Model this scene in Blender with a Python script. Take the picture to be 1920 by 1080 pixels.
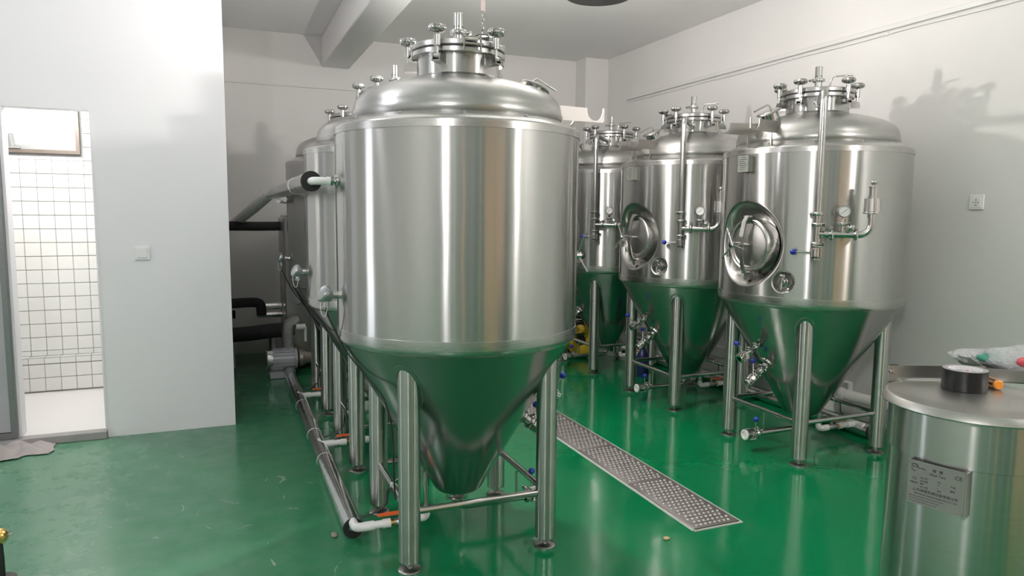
import bpy, math, random
from mathutils import Vector, Matrix
from math import sin, cos, pi, radians as rad
random.seed(7)
for o in list(bpy.data.objects): bpy.data.objects.remove(o)
SC = bpy.context.scene
COL = SC.collection

# ------------------------------------------------------------------ camera
F_PX, HORIZON, VPX, ROLL, CAM_H = 1330., 397., 412., rad(.5), 1.5
pitch = math.atan((540-HORIZON)/F_PX)
yaw = math.atan((960-VPX)/F_PX*cos(pitch))
fw = Vector((sin(yaw)*cos(pitch), cos(yaw)*cos(pitch), -sin(pitch)))
rt = Vector((cos(yaw), -sin(yaw), 0)); up = rt.cross(fw)
r2 = rt*cos(ROLL)+up*sin(ROLL); u2 = up*cos(ROLL)-rt*sin(ROLL)
cam = bpy.data.cameras.new('camera'); cam_o = bpy.data.objects.new('camera', cam); COL.objects.link(cam_o)
cam.sensor_width = 36; cam.lens = F_PX*36/1920; cam.clip_start = .05
m = Matrix.Identity(4)
for i, v in enumerate((r2, u2, -fw)):
    for j in range(3): m[j][i] = v[j]
m[2][3] = CAM_H
cam_o.matrix_world = m
SC.camera = cam_o

# ------------------------------------------------------------------ world, lights, exposure
w = bpy.data.worlds.new('world'); SC.world = w; w.use_nodes = True
w.node_tree.nodes['Background'].inputs[0].default_value = (.90, .93, 1, 1)
w.node_tree.nodes['Background'].inputs[1].default_value = 3.0
vs = SC.view_settings
vs.view_transform = 'Standard'; vs.look = 'None'; vs.gamma = 1; vs.exposure = 0.06; vs.use_curve_mapping = False

def point(name, loc, watts, col, radius):
    l = bpy.data.lights.new(name, 'POINT'); l.energy = watts; l.color = col; l.shadow_soft_size = radius
    o = bpy.data.objects.new(name, l); COL.objects.link(o); o.location = loc
    return o
LAMPS = {  # name: location, watts, colour, radius
    'aisle_lamp_light': ((2.2, 4.0, 2.90), 56, (1, .945, .915), .07),
    'ceiling_lamp_light_a': ((3.35, -.35, 2.75), 95, (1, .95, .93), .09),
    'ceiling_lamp_light_b': ((-1.1, -.86, 2.7), 130, (1, .95, .96), .09),
    'ceiling_lamp_light_c': ((-.6, 3.14, 2.78), 25, (.95, .92, 1), .10),
    'washroom_lamp_light': ((-1.10, 5.62, 2.32), 44, (1, .97, .93), .10),
    'hanging_lamp_light': ((1.425, 3.95, 2.352), 112, (1, .945, .90), .03),
}
for k, a in LAMPS.items(): point(k, *a)

# ------------------------------------------------------------------ materials
def mat(name, col, rough=.5, metal=0., **kw):
    ma = bpy.data.materials.new(name); ma.use_nodes = True
    b = ma.node_tree.nodes['Principled BSDF']
    b.inputs['Base Color'].default_value = (*col, 1); b.inputs['Roughness'].default_value = rough
    b.inputs['Metallic'].default_value = metal
    for k, v in kw.items(): b.inputs[k.replace('_', ' ')].default_value = v
    return ma
def nodes(ma): return ma.node_tree.nodes, ma.node_tree.links, ma.node_tree.nodes['Principled BSDF']
def coords(ma, scale=(1, 1, 1), src='Object'):
    N, L, b = nodes(ma)
    t = N.new('ShaderNodeTexCoord'); mp = N.new('ShaderNodeMapping'); mp.inputs['Scale'].default_value = scale
    L.new(t.outputs[src], mp.inputs['Vector']); return mp.outputs['Vector']
def noise(ma, vec, scale, detail=3, rough=.5):
    N, L, b = nodes(ma); n = N.new('ShaderNodeTexNoise')
    n.inputs['Scale'].default_value = scale; n.inputs['Detail'].default_value = detail; n.inputs['Roughness'].default_value = rough
    L.new(vec, n.inputs['Vector']); return n.outputs['Fac']
def ramp(ma, fac, a, b_, c0, c1):
    N, L, b = nodes(ma); r = N.new('ShaderNodeMapRange'); r.inputs[1].default_value = a; r.inputs[2].default_value = b_
    r.inputs[3].default_value = c0; r.inputs[4].default_value = c1
    L.new(fac, r.inputs[0]); return r.outputs[0]
def mix(ma, fac, ca, cb):
    N, L, b = nodes(ma); x = N.new('ShaderNodeMix'); x.data_type = 'RGBA'
    L.new(fac, x.inputs[0])
    for i, c in ((6, ca), (7, cb)):
        if isinstance(c, tuple): x.inputs[i].default_value = (*c, 1)
        else: L.new(c, x.inputs[i])
    return x.outputs[2]
def bump(ma, h, strength, dist=.01, prev=None):
    N, L, b = nodes(ma); x = N.new('ShaderNodeBump'); x.inputs['Strength'].default_value = strength; x.inputs['Distance'].default_value = dist
    L.new(h, x.inputs['Height'])
    if prev: L.new(prev, x.inputs['Normal'])
    L.new(x.outputs[0], b.inputs['Normal']); return x.outputs[0]

def brushed(name, col, rough, aniso, wob=.0, axis='Z', rot=.25, grain=None):
    ma = mat(name, col, rough, 1.0)
    N, L, b = nodes(ma)
    tg = N.new('ShaderNodeTangent'); tg.direction_type = 'RADIAL'; tg.axis = axis
    L.new(tg.outputs[0], b.inputs['Tangent'])
    b.inputs['Anisotropic'].default_value = aniso; b.inputs['Anisotropic Rotation'].default_value = rot
    v = coords(ma, grain or (2, 2, 700))
    n = noise(ma, v, 3, 3)
    L.new(ramp(ma, n, .3, .7, rough*.9, rough*1.1), b.inputs['Roughness'])
    dk = tuple(c*.94 for c in col)
    L.new(mix(ma, n, dk, col), b.inputs['Base Color'])
    if wob:
        v2 = coords(ma, (2.2, 2.2, .8)); n2 = noise(ma, v2, 2.2, 1)
        bump(ma, n2, wob, .02)
    return ma
STEEL = (.54, .535, .52)
M = {}
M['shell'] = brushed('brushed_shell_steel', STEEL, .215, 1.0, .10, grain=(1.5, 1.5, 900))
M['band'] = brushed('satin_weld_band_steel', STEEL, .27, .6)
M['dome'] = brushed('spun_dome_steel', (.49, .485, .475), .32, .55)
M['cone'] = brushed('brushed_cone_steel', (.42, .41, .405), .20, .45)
M['pipe'] = mat('polished_pipe_steel', (.54, .535, .52), .14, 1)
M['leg'] = brushed('brushed_leg_steel', (.54, .53, .52), .24, 1.0, grain=(1, 1, 3))
M['fit'] = mat('bright_fitting_steel', (.58, .575, .56), .10, 1)
M['darkfit'] = mat('dark_casting_steel', (.42, .415, .40), .30, 1)  # darker steel for castings, feet and the tray
M['plate'] = brushed('matt_plate_steel', (.47, .465, .44), .36, .3)
M['knob'] = mat('cast_knob_steel', (.40, .395, .385), .13, 1)
M['hook'] = mat('satin_hook_steel', (.40, .38, .36), .42, 1)
M['foil'] = mat('aluminium_foil_cladding', (.78, .78, .78), .14, 1)
v = coords(M['foil']); bump(M['foil'], noise(M['foil'], v, 14, 3), .22, .01)
M['foilflex'] = mat('crumpled_foil', (.45, .45, .45), .28, 1)
v = coords(M['foilflex']); bump(M['foilflex'], noise(M['foilflex'], v, 45, 4, .7), .9, .02)
M['black'] = mat('black_foam_insulation', (.018, .018, .019), .75)
v = coords(M['black']); bump(M['black'], noise(M['black'], v, 60, 3), .3, .005)
M['rubber'] = mat('black_rubber', (.015, .015, .015), .55)
M['cable'] = mat('black_cable', (.012, .012, .012), .4)
M['gasket'] = mat('black_gasket', (.012, .012, .012), .5)
M['pvc'] = mat('white_pvc', (.80, .80, .79), .32)
M['ppr'] = mat('pale_ppr_pipe', (.74, .74, .71), .35)
M['orange'] = mat('orange_plastic', (.80, .13, .03), .4)
M['red'] = mat('red_plastic', (.45, .04, .02), .45)
M['blue'] = mat('blue_plastic_ball', (.012, .03, .30), .25)
M['yellow'] = mat('yellow_plastic', (.62, .42, .03), .45)
M['brass'] = mat('brass', (.72, .48, .15), .25, 1)
M['zinc'] = mat('cast_aluminium', (.46, .475, .49), .30, .9)
M['tie'] = mat('white_cable_tie', (.8, .8, .78), .5)
M['lampblack'] = mat('black_lamp_housing', (.012, .012, .012), .4)
M['glassface'] = mat('gauge_face', (.72, .73, .72), .3)
M['clearplastic'] = mat('clear_guard_steel', (.62, .61, .60), .24, 1)
M['ink'] = mat('dark_print_ink', (.03, .03, .028), .6)
M['motor'] = mat('grey_motor_paint', (.50, .51, .54), .35, .3)
M['zip'] = M['tie']

def paint(name, col, sc=2.2, var=.05, rough=.75):
    ma = mat(name, col, rough); N, L, b = nodes(ma)
    v = coords(ma); n = noise(ma, v, sc, 4)
    L.new(mix(ma, n, tuple(c*(1-var) for c in col), tuple(min(1, c*(1+var*.5)) for c in col)), b.inputs['Base Color'])
    bump(ma, noise(ma, v, 160, 2), .06, .002)
    return ma
M['wall'] = paint('off_white_wall_paint', (.74, .73, .715))
M['ceil'] = paint('white_ceiling_paint', (.87, .865, .86))
M['part'] = paint('white_partition_paint', (.85, .84, .86), 1.5, .03)
M['trim'] = mat('white_plastic_trunking', (.72, .72, .70), .4)
M['plateplastic'] = mat('white_switch_plastic', (.86, .85, .85), .35)
M['tile'] = mat('white_glazed_tile', (.66, .67, .645), .12)
M['grout'] = mat('grey_grout', (.26, .26, .255), .9)
M['bfloor'] = mat('white_floor_tile', (.74, .73, .71), .3)
M['step'] = paint('grey_step_stone', (.36, .345, .34), 9, .12)
M['bronze'] = mat('bronze_window_frame', (.13, .105, .085), .4, .2)
M['frost'] = mat('frosted_window_glass', (.34, .37, .355), .35)
M['alu'] = mat('grey_aluminium_frame', (.30, .31, .31), .35, .8)
M['doorpane'] = mat('grey_door_panel', (.42, .42, .44), .35)
M['wood'] = mat('orange_wood_door', (.7, .4, .25), .4)
v = coords(M['wood'], (9, 9, .6)); N, L, b = nodes(M['wood'])
L.new(mix(M['wood'], noise(M['wood'], v, 3, 4), (.88, .54, .36), (.97, .68, .50)), b.inputs['Base Color'])
M['rag'] = paint('grey_cotton_rag', (.42, .38, .37), 8, .25, .95)
M['bag'] = mat('clear_plastic_bag', (.86, .88, .88), .18, 0, Transmission_Weight=.55, IOR=1.3)
N, L, b = nodes(M['bag']); v = coords(M['bag']); bump(M['bag'], noise(M['bag'], v, 55, 4), .9, .02)
M['bagred'] = mat('red_print_plastic', (.65, .07, .10), .4)
M['baggreen'] = mat('green_print_plastic', (.06, .30, .21), .4)
M['tapeblack'] = mat('black_vinyl_tape', (.012, .012, .013), .28)
M['tapecore'] = mat('white_card_core', (.80, .79, .80), .6)
M['tapeedge'] = mat('grey_tape_edge', (.28, .28, .28), .5)
M['steelgrate'] = mat('worn_grate_steel', (.23, .21, .205), .5, .7)
M['grateedge'] = mat('bright_grate_bead', (.66, .64, .62), .35, .85)
M['slot'] = mat('dark_drain_slot', (.02, .02, .02), .8)
M['mortar'] = paint('grey_drain_mortar', (.40, .42, .39), 30, .3, .9)
M['tag'] = paint('printed_tag_steel', (.21, .22, .20), 40, .1, .4)

# green epoxy floor: glossy, slightly wavy, with pale scuffs; left side paled by painted-in lamp light and trodden dust
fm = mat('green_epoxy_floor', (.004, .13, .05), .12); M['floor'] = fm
N, L, b = nodes(fm)
v = coords(fm)
n1 = noise(fm, v, 1.1, 3); n2 = noise(fm, v, 7, 5, .65); n3 = noise(fm, v, 38, 4, .7)
base = mix(fm, n1, (.0015, .135, .046), (.003, .195, .070))
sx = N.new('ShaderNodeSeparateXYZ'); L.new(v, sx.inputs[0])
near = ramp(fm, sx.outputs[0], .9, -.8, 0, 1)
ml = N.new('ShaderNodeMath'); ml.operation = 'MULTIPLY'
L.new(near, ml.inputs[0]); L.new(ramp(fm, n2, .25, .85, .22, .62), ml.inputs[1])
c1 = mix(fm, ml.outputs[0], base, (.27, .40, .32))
sc_ = N.new('ShaderNodeMath'); sc_.operation = 'MULTIPLY'
L.new(ramp(fm, n3, .66, .80, 0, .5), sc_.inputs[0]); L.new(ramp(fm, n2, .5, .66, .0, 1), sc_.inputs[1])
nl = noise(fm, coords(fm, (1.6, .9, 1)), 1.3, 2, .4)
ab = N.new('ShaderNodeMath'); ab.operation = 'ABSOLUTE'; sb_ = N.new('ShaderNodeMath'); sb_.operation = 'SUBTRACT'; sb_.inputs[1].default_value = .47
L.new(nl, sb_.inputs[0]); L.new(sb_.outputs[0], ab.inputs[0])
ln = N.new('ShaderNodeMath'); ln.operation = 'MULTIPLY'
L.new(ramp(fm, ab.outputs[0], .003, .001, 0, .5), ln.inputs[0]); L.new(ramp(fm, sx.outputs[0], 1.1, .3, .0, 1), ln.inputs[1])
ln2 = N.new('ShaderNodeMath'); ln2.operation = 'MULTIPLY'; L.new(ln.outputs[0], ln2.inputs[0]); L.new(ramp(fm, n2, .53, .60, 0, 1), ln2.inputs[1])
mxm = N.new('ShaderNodeMath'); mxm.operation = 'MAXIMUM'; L.new(sc_.outputs[0], mxm.inputs[0]); L.new(ln2.outputs[0], mxm.inputs[1])
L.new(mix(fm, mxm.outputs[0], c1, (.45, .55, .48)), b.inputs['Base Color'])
rr = N.new('ShaderNodeMath'); rr.operation = 'ADD'
L.new(ramp(fm, n2, .3, .75, .09, .17), rr.inputs[0]); L.new(ramp(fm, near, 0, 1, 0, .16), rr.inputs[1])
L.new(rr.outputs[0], b.inputs['Roughness'])
v4 = coords(fm, (1, 1, 1)); bump(fm, noise(fm, v4, 9, 2), .10, .012)

# ------------------------------------------------------------------ mesh helpers
def axisM(p, d, roll=0):
    return Matrix.Translation(Vector(p)) @ Vector(d).normalized().to_track_quat('Z', 'Y').to_matrix().to_4x4() @ Matrix.Rotation(roll, 4, 'Z')
class MB:
    def __init__(s): s.v = []; s.f = []
    def add(s, vs_, fs, Mx=None):
        o = len(s.v)
        s.v += [tuple(Mx @ Vector(p)) if Mx is not None else tuple(p) for p in vs_]
        s.f += [tuple(i+o for i in f) for f in fs]; return s
    def lathe(s, prof, seg=40, Mx=None, a0=0, a1=2*pi):
        full = abs(a1-a0-2*pi) < 1e-6
        vs_, fs, rows = [], [], []
        n = seg if full else seg+1
        for r, z in prof:
            if r < 1e-6: rows.append([len(vs_)]*n); vs_.append((0, 0, z))
            else:
                row = []
                for i in range(n):
                    a = a0+(a1-a0)*i/seg; row.append(len(vs_)); vs_.append((r*cos(a), r*sin(a), z))
                rows.append(row)
        for a, bb in zip(rows, rows[1:]):
            for i in range(seg):
                j = (i+1) % n
                q = [a[i], a[j], bb[j], bb[i]]
                q2 = [x for k, x in enumerate(q) if x not in q[:k]]
                if len(q2) > 2: fs.append(tuple(q2))
        return s.add(vs_, fs, Mx)
    def cyl(s, p0, p1, r, seg=24, r1=None, bev=0):
        p0, p1 = Vector(p0), Vector(p1); l = (p1-p0).length; r1 = r if r1 is None else r1
        bv = bev
        pr = [(0, 0), (r-bv, 0), (r, bv), (r1, l-bv), (r1-bv, l), (0, l)] if bv else [(0, 0), (r, 0), (r1, l), (0, l)]
        return s.lathe(pr, seg, axisM(p0, p1-p0))
    def sphere(s, c, r, seg=20, sq=1):
        return s.lathe([(r*sin(pi*i/12) if 0 < i < 12 else 0, -r*sq*cos(pi*i/12)) for i in range(13)], seg, Matrix.Translation(Vector(c)))
    def tube(s, pts, r, seg=12, caps=True):
        pts = [Vector(p) for p in pts]; n = len(pts)
        rr_ = r if isinstance(r, (list, tuple)) else [r]*n
        T = [(pts[min(i+1, n-1)]-pts[max(i-1, 0)]).normalized() for i in range(n)]
        u = T[0].orthogonal().normalized(); vs_ = []; fs = []
        for i in range(n):
            u = (u-T[i]*u.dot(T[i])).normalized(); w_ = T[i].cross(u)
            for k in range(seg):
                a = 2*pi*k/seg; vs_.append(pts[i]+(u*cos(a)+w_*sin(a))*rr_[i])
        for i in range(n-1):
            for k in range(seg):
                k2 = (k+1) % seg; fs.append((i*seg+k, i*seg+k2, (i+1)*seg+k2, (i+1)*seg+k))
        if caps: fs.append(tuple(reversed(range(seg)))); fs.append(tuple(range((n-1)*seg, n*seg)))
        return s.add(vs_, fs)
    def box(s, c, size, Mx=None, bev=0):
        x, y, z = [k/2 for k in size]; c = Vector(c)
        if bev:
            e = min(bev, x*.9, y*.9, z*.9); vs_ = []
            for sz in (-1, 1):
                for (px, py, pz) in ((x-e, y-e, z), (x-e, y, z-e), (x, y-e, z-e)): pass
            # chamfer built as three nested slabs of an octagonal hull
            ring = lambda X, Y, Z: [(X-e, -Y, Z), (X, -Y+e, Z), (X, Y-e, Z), (X-e, Y, Z), (-X+e, Y, Z), (-X, Y-e, Z), (-X, -Y+e, Z), (-X+e, -Y, Z)]
            R_ = [ring(x-e, y-e, -z), ring(x, y, -z+e), ring(x, y, z-e), ring(x-e, y-e, z)]
            for r_ in R_: vs_ += [Vector(p)+c for p in r_]
            fs = [tuple(reversed(range(8))), tuple(range(24, 32))]
            for k in range(3):
                for i in range(8):
                    j = (i+1) % 8; fs.append((k*8+i, k*8+j, (k+1)*8+j, (k+1)*8+i))
            return s.add(vs_, fs, Mx)
        vs_ = [c+Vector((a*x, b_*y, d*z)) for a in (-1, 1) for b_ in (-1, 1) for d in (-1, 1)]
        return s.add(vs_, [(0, 1, 3, 2), (4, 6, 7, 5), (0, 4, 5, 1), (2, 3, 7, 6), (0, 2, 6, 4), (1, 5, 7, 3)], Mx)
    def prism(s, pts, t, Mx=None):
        n = len(pts); vs_ = [(x, y, -t/2) for x, y in pts]+[(x, y, t/2) for x, y in pts]
        fs = [tuple(reversed(range(n))), tuple(range(n, 2*n))]+[(i, (i+1) % n, n+(i+1) % n, n+i) for i in range(n)]
        return s.add(vs_, fs, Mx)
    def data(s, name, ma, sharp=38):
        me = bpy.data.meshes.new(name); me.from_pydata(s.v, [], s.f)
        import bmesh
        bm = bmesh.new(); bm.from_mesh(me)
        bmesh.ops.remove_doubles(bm, verts=bm.verts, dist=1e-6)
        bmesh.ops.recalc_face_normals(bm, faces=bm.faces)
        for f in bm.faces: f.smooth = True
        th = rad(sharp)
        for e in bm.edges: e.smooth = len(e.link_faces) == 2 and e.calc_face_angle(0) < th
        bm.to_mesh(me); bm.free()
        me.materials.append(ma); return me
    def build(s, name, ma, parent=None, sharp=38, **props):
        return link(name, s.data(name, ma, sharp), parent, **props)
def link(name, me, parent=None, **props):
    o = bpy.data.objects.new(name, me); COL.objects.link(o)
    if parent is not None: o.parent = parent
    for k, v_ in props.items(): o[k] = v_
    return o
def thing(name, label, cat, loc=(0, 0, 0), rz=0, group=None, scale=1):
    o = bpy.data.objects.new(name, None); COL.objects.link(o); o.location = loc; o.rotation_euler = (0, 0, rz); o.scale = (scale,)*3
    o.empty_display_size = .1
    o['label'] = label; o['category'] = cat
    if group: o['group'] = group
    return o
def tag(o, label, cat, group=None):
    o['label'] = label; o['category'] = cat
    if group: o['group'] = group
    return o
def struct(name, mb, ma, parent=None, sharp=38):
    o = mb.build(name, ma, parent, sharp)
    if parent is None: o['kind'] = 'structure'
    return o
def copy_tree(o, parent=None):
    c = o.copy(); COL.objects.link(c); c.parent = parent
    for ch in list(o.children): copy_tree(ch, c)
    return c
def text(name, s, size, Mx, ma, parent, ext=.0004, align='CENTER'):
    cu = bpy.data.curves.new(name, 'FONT'); cu.body = s; cu.size = size; cu.extrude = ext; cu.align_x = align; cu.align_y = 'CENTER'
    cu.resolution_u = 2
    t = bpy.data.objects.new(name, cu); COL.objects.link(t)
    me = bpy.data.meshes.new_from_object(t); bpy.data.objects.remove(t)
    me.transform(Mx); me.materials.clear(); me.materials.append(ma)
    return link(name, me, parent)
def arc(c, r, a0, a1, ux, uy, n=8):
    c, ux, uy = Vector(c), Vector(ux), Vector(uy)
    return [c+ux*r*cos(a0+(a1-a0)*i/n)+uy*r*sin(a0+(a1-a0)*i/n) for i in range(n+1)]

# ------------------------------------------------------------------ room shell
XR, YB, ZC, XL, YF, YP, XP = 4.3, 7.8, 3.295, -3.2, -3.4, 5.21, .05
T = .12
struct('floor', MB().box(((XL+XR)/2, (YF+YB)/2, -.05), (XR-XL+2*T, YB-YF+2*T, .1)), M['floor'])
struct('ceiling', MB().box(((XL+XR)/2, (YF+YB)/2, ZC+.05), (XR-XL+2*T, YB-YF+2*T, .1)), M['ceil'])
struct('wall_right', MB().box((XR+T/2, (YF+YB)/2, ZC/2), (T, YB-YF, ZC)), M['wall'])
struct('wall_back', MB().box(((XL+XR)/2, YB+T/2, ZC/2), (XR-XL+2*T, T, ZC)), M['wall'])
def wall_with_hole(name, axis, pos, a0, a1, h0, h1, z0, z1, ma, thick=T, ztop=ZC):
    mb = MB()
    def bx(u0, u1, w0, w1):
        if u1-u0 < 1e-4 or w1-w0 < 1e-4: return
        if axis == 'x': mb.box((pos, (u0+u1)/2, (w0+w1)/2), (thick, u1-u0, w1-w0))
        else: mb.box(((u0+u1)/2, pos, (w0+w1)/2), (u1-u0, thick, w1-w0))
    bx(a0, h0, 0, ztop); bx(h1, a1, 0, ztop); bx(h0, h1, 0, z0); bx(h0, h1, z1, ztop)
    return struct(name, mb, ma)
# daylight window of the left wall and the wooden double door behind the camera
WY0, WY1, WZ0, WZ1 = 3.45, 4.15, .3, 2.5
wall_with_hole('wall_left', 'x', XL-T/2, YF, YB, WY0, WY1, WZ0, WZ1, M['wall'])
wf = MB()
for y in (WY0+.025, WY1-.025): wf.box((XL-.06, y, (WZ0+WZ1)/2), (.06, .05, WZ1-WZ0))
for z in (WZ0+.03, WZ1-.03): wf.box((XL-.06, (WY0+WY1)/2, z), (.06, WY1-WY0, .05))
struct('window_1', wf, M['trim'])
pl = bpy.data.lights.new('window_portal', 'AREA'); pl.shape = 'RECTANGLE'; pl.size = WY1-WY0; pl.size_y = WZ1-WZ0; pl.cycles.is_portal = True
po = bpy.data.objects.new('window_portal', pl); COL.objects.link(po); po.location = (XL-.02, (WY0+WY1)/2, (WZ0+WZ1)/2); po.rotation_euler = (pi/2, 0, -pi/2)
struct('wall_front', MB().box(((XL+XR)/2, YF-T/2, ZC/2), (XR-XL+2*T, T, ZC)), paint('grey_front_wall_paint', (.33, .325, .31)))
d = MB()
for x in (2.0, 3.1): d.box((x, YF+.03, 1.2), (1.05, .05, 2.4), bev=.008)
dro = struct('door_2', d, M['wood'])
dd = MB()
for x in (2.42, 2.68): dd.cyl((x, YF+.06, 1.0), (x, YF+.06, 1.25), .012)
dd.build('door_handle', M['fit'], dro)
for i, (x0, x1, z0, z1, mm) in enumerate(((-2.9, -1.9, .9, 2.3, 'doorpane'), (-.62, -.42, 0, 2.3, 'wood'), (.15, .45, 0, 2.6, 'doorpane'), (-1.5, -1.35, 0, ZC, 'trim'), (1.0, 1.12, 0, ZC, 'trim'))):  # unseen strips and panels added to give the tanks vertical streaks to reflect
    struct('trim_%d' % (10+i), MB().box(((x0+x1)/2, YF+.03, (z0+z1)/2), (x1-x0, .05, z1-z0), bev=.006), M[mm])
struct('trim_1', MB().box((4.15, 7.675, ZC/2), (.3, .25, ZC)), M['wall'])          # corner column
BX0, BX1, BZ = 1.03, 1.31, 2.985
struct('trim_2', MB().box(((BX0+BX1)/2, (YF+YB)/2, (BZ+ZC)/2), (BX1-BX0, YB-YF, ZC-BZ), bev=.006), M['ceil'])   # ceiling beam

# washroom partition: front with doorway, side wall
DX0, DX1, DZ, ST = -1.222, -.733, 2.11, .055
wp = wall_with_hole('wall_partition', 'y', YP+.05, XL, XP, DX0, DX1, 0, DZ, M['part'], .10)
struct('wall_partition_side', MB().box((XP-.05, (YP+.1+YB)/2, ZC/2), (.1, YB-YP-.1, ZC)), M['part'])
BYW = 6.5   # tiled wall of the washroom
WX0, WX1, WZB, WZT = -1.75, -1.00, 1.915, 2.45
tw = MB()
tw.box(((XL+WX0)/2, BYW+.06, 1.3), (WX0-XL, .1, 2.6)); tw.box(((WX1+XP-.1)/2, BYW+.06, 1.3), (XP-.1-WX1, .1, 2.6))
tw.box(((WX0+WX1)/2, BYW+.06, WZB/2), (WX1-WX0, .1, WZB)); tw.box(((WX0+WX1)/2, BYW+.06, (WZT+2.6)/2), (WX1-WX0, .1, 2.6-WZT))
wt = struct('wall_washroom', tw, M['grout'])
struct('ceiling_washroom', MB().box(((XL+XP-.1)/2, (YP+.1+BYW+.1)/2, 2.62), (XP-.1-XL, BYW-YP+.0, .04)), M['ceil'])
struct('wall_washroom_left', MB().box((-2.05, (YP+.1+BYW)/2, 1.3), (.06, BYW-YP-.1, 2.6)), M['tile'])
bf = struct('floor_washroom', MB().box(((XL+XP-.1)/2, (YP+.02+BYW)/2, ST/2), (XP-.1-XL, BYW-YP-.02, ST)), M['bfloor'])
st = struct('trim_3', MB().box(((DX0+DX1)/2, YP+.005, ST/2-.002), (DX1-DX0-.002, .09, ST-.004), bev=.003), M['step'])
PT = .1065
tile_me = MB().box((0, 0, 0), (PT-.003, .008, PT-.003), bev=.0025).data('tile', M['tile'])
led = struct('trim_4', MB().box((-1.15, BYW-.025, .0575+.135), (1.6, .06, .27)), M['grout'])
def put_tile(x, y, z, par, sx=1, sz=1, rx=0, me=None):
    o = link('tile', me or tile_me, par); o.location = (x, y, z); o.scale = (sx, 1, sz); o.rotation_euler = (rx, 0, 0)
ox, oz = -1.4119+PT/2, .36+.004
for i in range(-1, 9):
    x = ox+i*PT
    for k in range(0, 20):
        z = .3765+k*PT+PT/2
        if z-PT/2 > WZT: continue
        if WX0 < x+PT/2 and x-PT/2 < WX1-.001 and z+PT/2 > WZB-.02:
            # tiles cut round the window opening
            if x+PT/2 > WX1+.015:
                wdt = x+PT/2-(WX1+.012); put_tile(x+PT/2-wdt/2, BYW+.006, z, wt, wdt/PT, 1)
                continue
            hgt = (WZB-.022)-(z-PT/2)
            if hgt > .012: put_tile(x, BYW+.006, z-PT/2+hgt/2, wt, 1, hgt/PT)
            continue
        put_tile(x, BYW+.006, z, wt)
for i in range(-1, 9): put_tile(ox+i*PT, BYW+.006, .356, wt, 1, .38)
x0 = -1.4223
for i in range(-1, 9):
    x = x0+PT/2+i*PT
    put_tile(x, BYW-.057, .305, led, 1, .42)
    for k in range(2): put_tile(x, BYW-.057, .280-PT/2-k*PT-.002, led)
    put_tile(x, BYW-.026, .331, led, 1, .58, pi/2)
# washroom window: bronze frame, tilting sash and frosted pane
wn = MB()
wn.box(((WX0+WX1)/2, BYW, WZB+.014), (WX1-WX0, .05, .028)); wn.box(((WX0+WX1)/2, BYW, WZT-.014), (WX1-WX0, .05, .028))
for x in (WX0+.014, WX1-.014): wn.box((x, BYW, (WZB+WZT)/2), (.028, .048, WZT-WZB-.056))
win = struct('window_2', wn, M['bronze'])
sb = MB(); sb.box(((WX0+WX1)/2, BYW+.005, WZB+.044), (WX1-WX0-.056, .04, .032)); sb.box(((WX0+WX1)/2, BYW+.005, WZT-.044), (WX1-WX0-.056, .04, .032))
for x in (WX0+.044, WX1-.044): sb.box((x, BYW+.005, (WZB+WZT)/2), (.032, .038, WZT-WZB-.12))
sb.build('window_sash', M['alu'], win)
MB().box(((WX0+WX1)/2, BYW+.012, (WZB+WZT)/2), (WX1-WX0-.118, .006, WZT-WZB-.118)).build('window_pane', M['frost'], win)
hd = MB().box((-1.44, BYW-.03, WZB+.038), (.10, .02, .018), bev=.003)
hd.box((0, 0, .05), (.026, .012, .10), Matrix.Translation((-1.435, BYW-.035, WZB+.04)) @ Matrix.Rotation(-.12, 4, 'Y'), bev=.003)
hd.build('window_handle', M['alu'], win)
# mortar lip around the window and door lining
jm = MB(); jm.box((DX0+.008, YP+.05, (DZ+ST)/2), (.016, .115, DZ-ST)); jm.box((DX1-.006, YP+.05, (DZ+ST)/2), (.012, .11, DZ-ST))
struct('trim_5', jm, M['part'])
# sliding door leaf parked left of the doorway
df = MB()
lx0, lx1, ly = -2.05, DX0-.002, YP-.022
for x in (lx0+.025, lx1-.017): df.box((x, ly, 1.08), (.034, .03, 2.04), bev=.003)
for z, h in ((.075, .04), (1.20, .045), (2.08, .04)): df.box(((lx0+lx1)/2, ly, z), (lx1-lx0-.03, .026, h), bev=.003)
leaf = struct('door_1', df, M['alu'])
MB().box(((lx0+lx1)/2, ly, .64), (lx1-lx0-.07, .012, 1.08)).build('door_panel', M['doorpane'], leaf)
MB().box(((lx0+lx1)/2, ly, 1.64), (lx1-lx0-.07, .012, .83)).build('door_panel', M['doorpane'], leaf)
for z in (.35, .62, .95, 1.14, 1.26, 1.45, 1.62, 1.85): MB().cyl((lx1-.017, ly-.013, z), (lx1-.017, ly-.020, z), .006, 8).build('screw', M['fit'], leaf)
# conduits
tr = MB().box((XR-.012, (7.1+YF)/2, 2.778), (.024, 7.1-YF, .034), bev=.003)
tro = struct('trim_6', tr, M['trim'])
ca = MB().tube([(XR-.008, 7.1-.3*i, 2.738+.004*sin(i*1.7)) for i in range(34)], .006, 8); ca.build('cable', M['tie'], tro)
for y in (6.4, 5.5, 4.6, 3.7, 2.8): MB().box((XR-.007, y, 2.742), (.014, .012, .03), bev=.003).build('cable_clip', M['tie'], tro)
struct('trim_7', MB().box((1.0, YB-.008, 2.772), (1.9, .016, .02), bev=.002), M['wall'])

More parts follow.
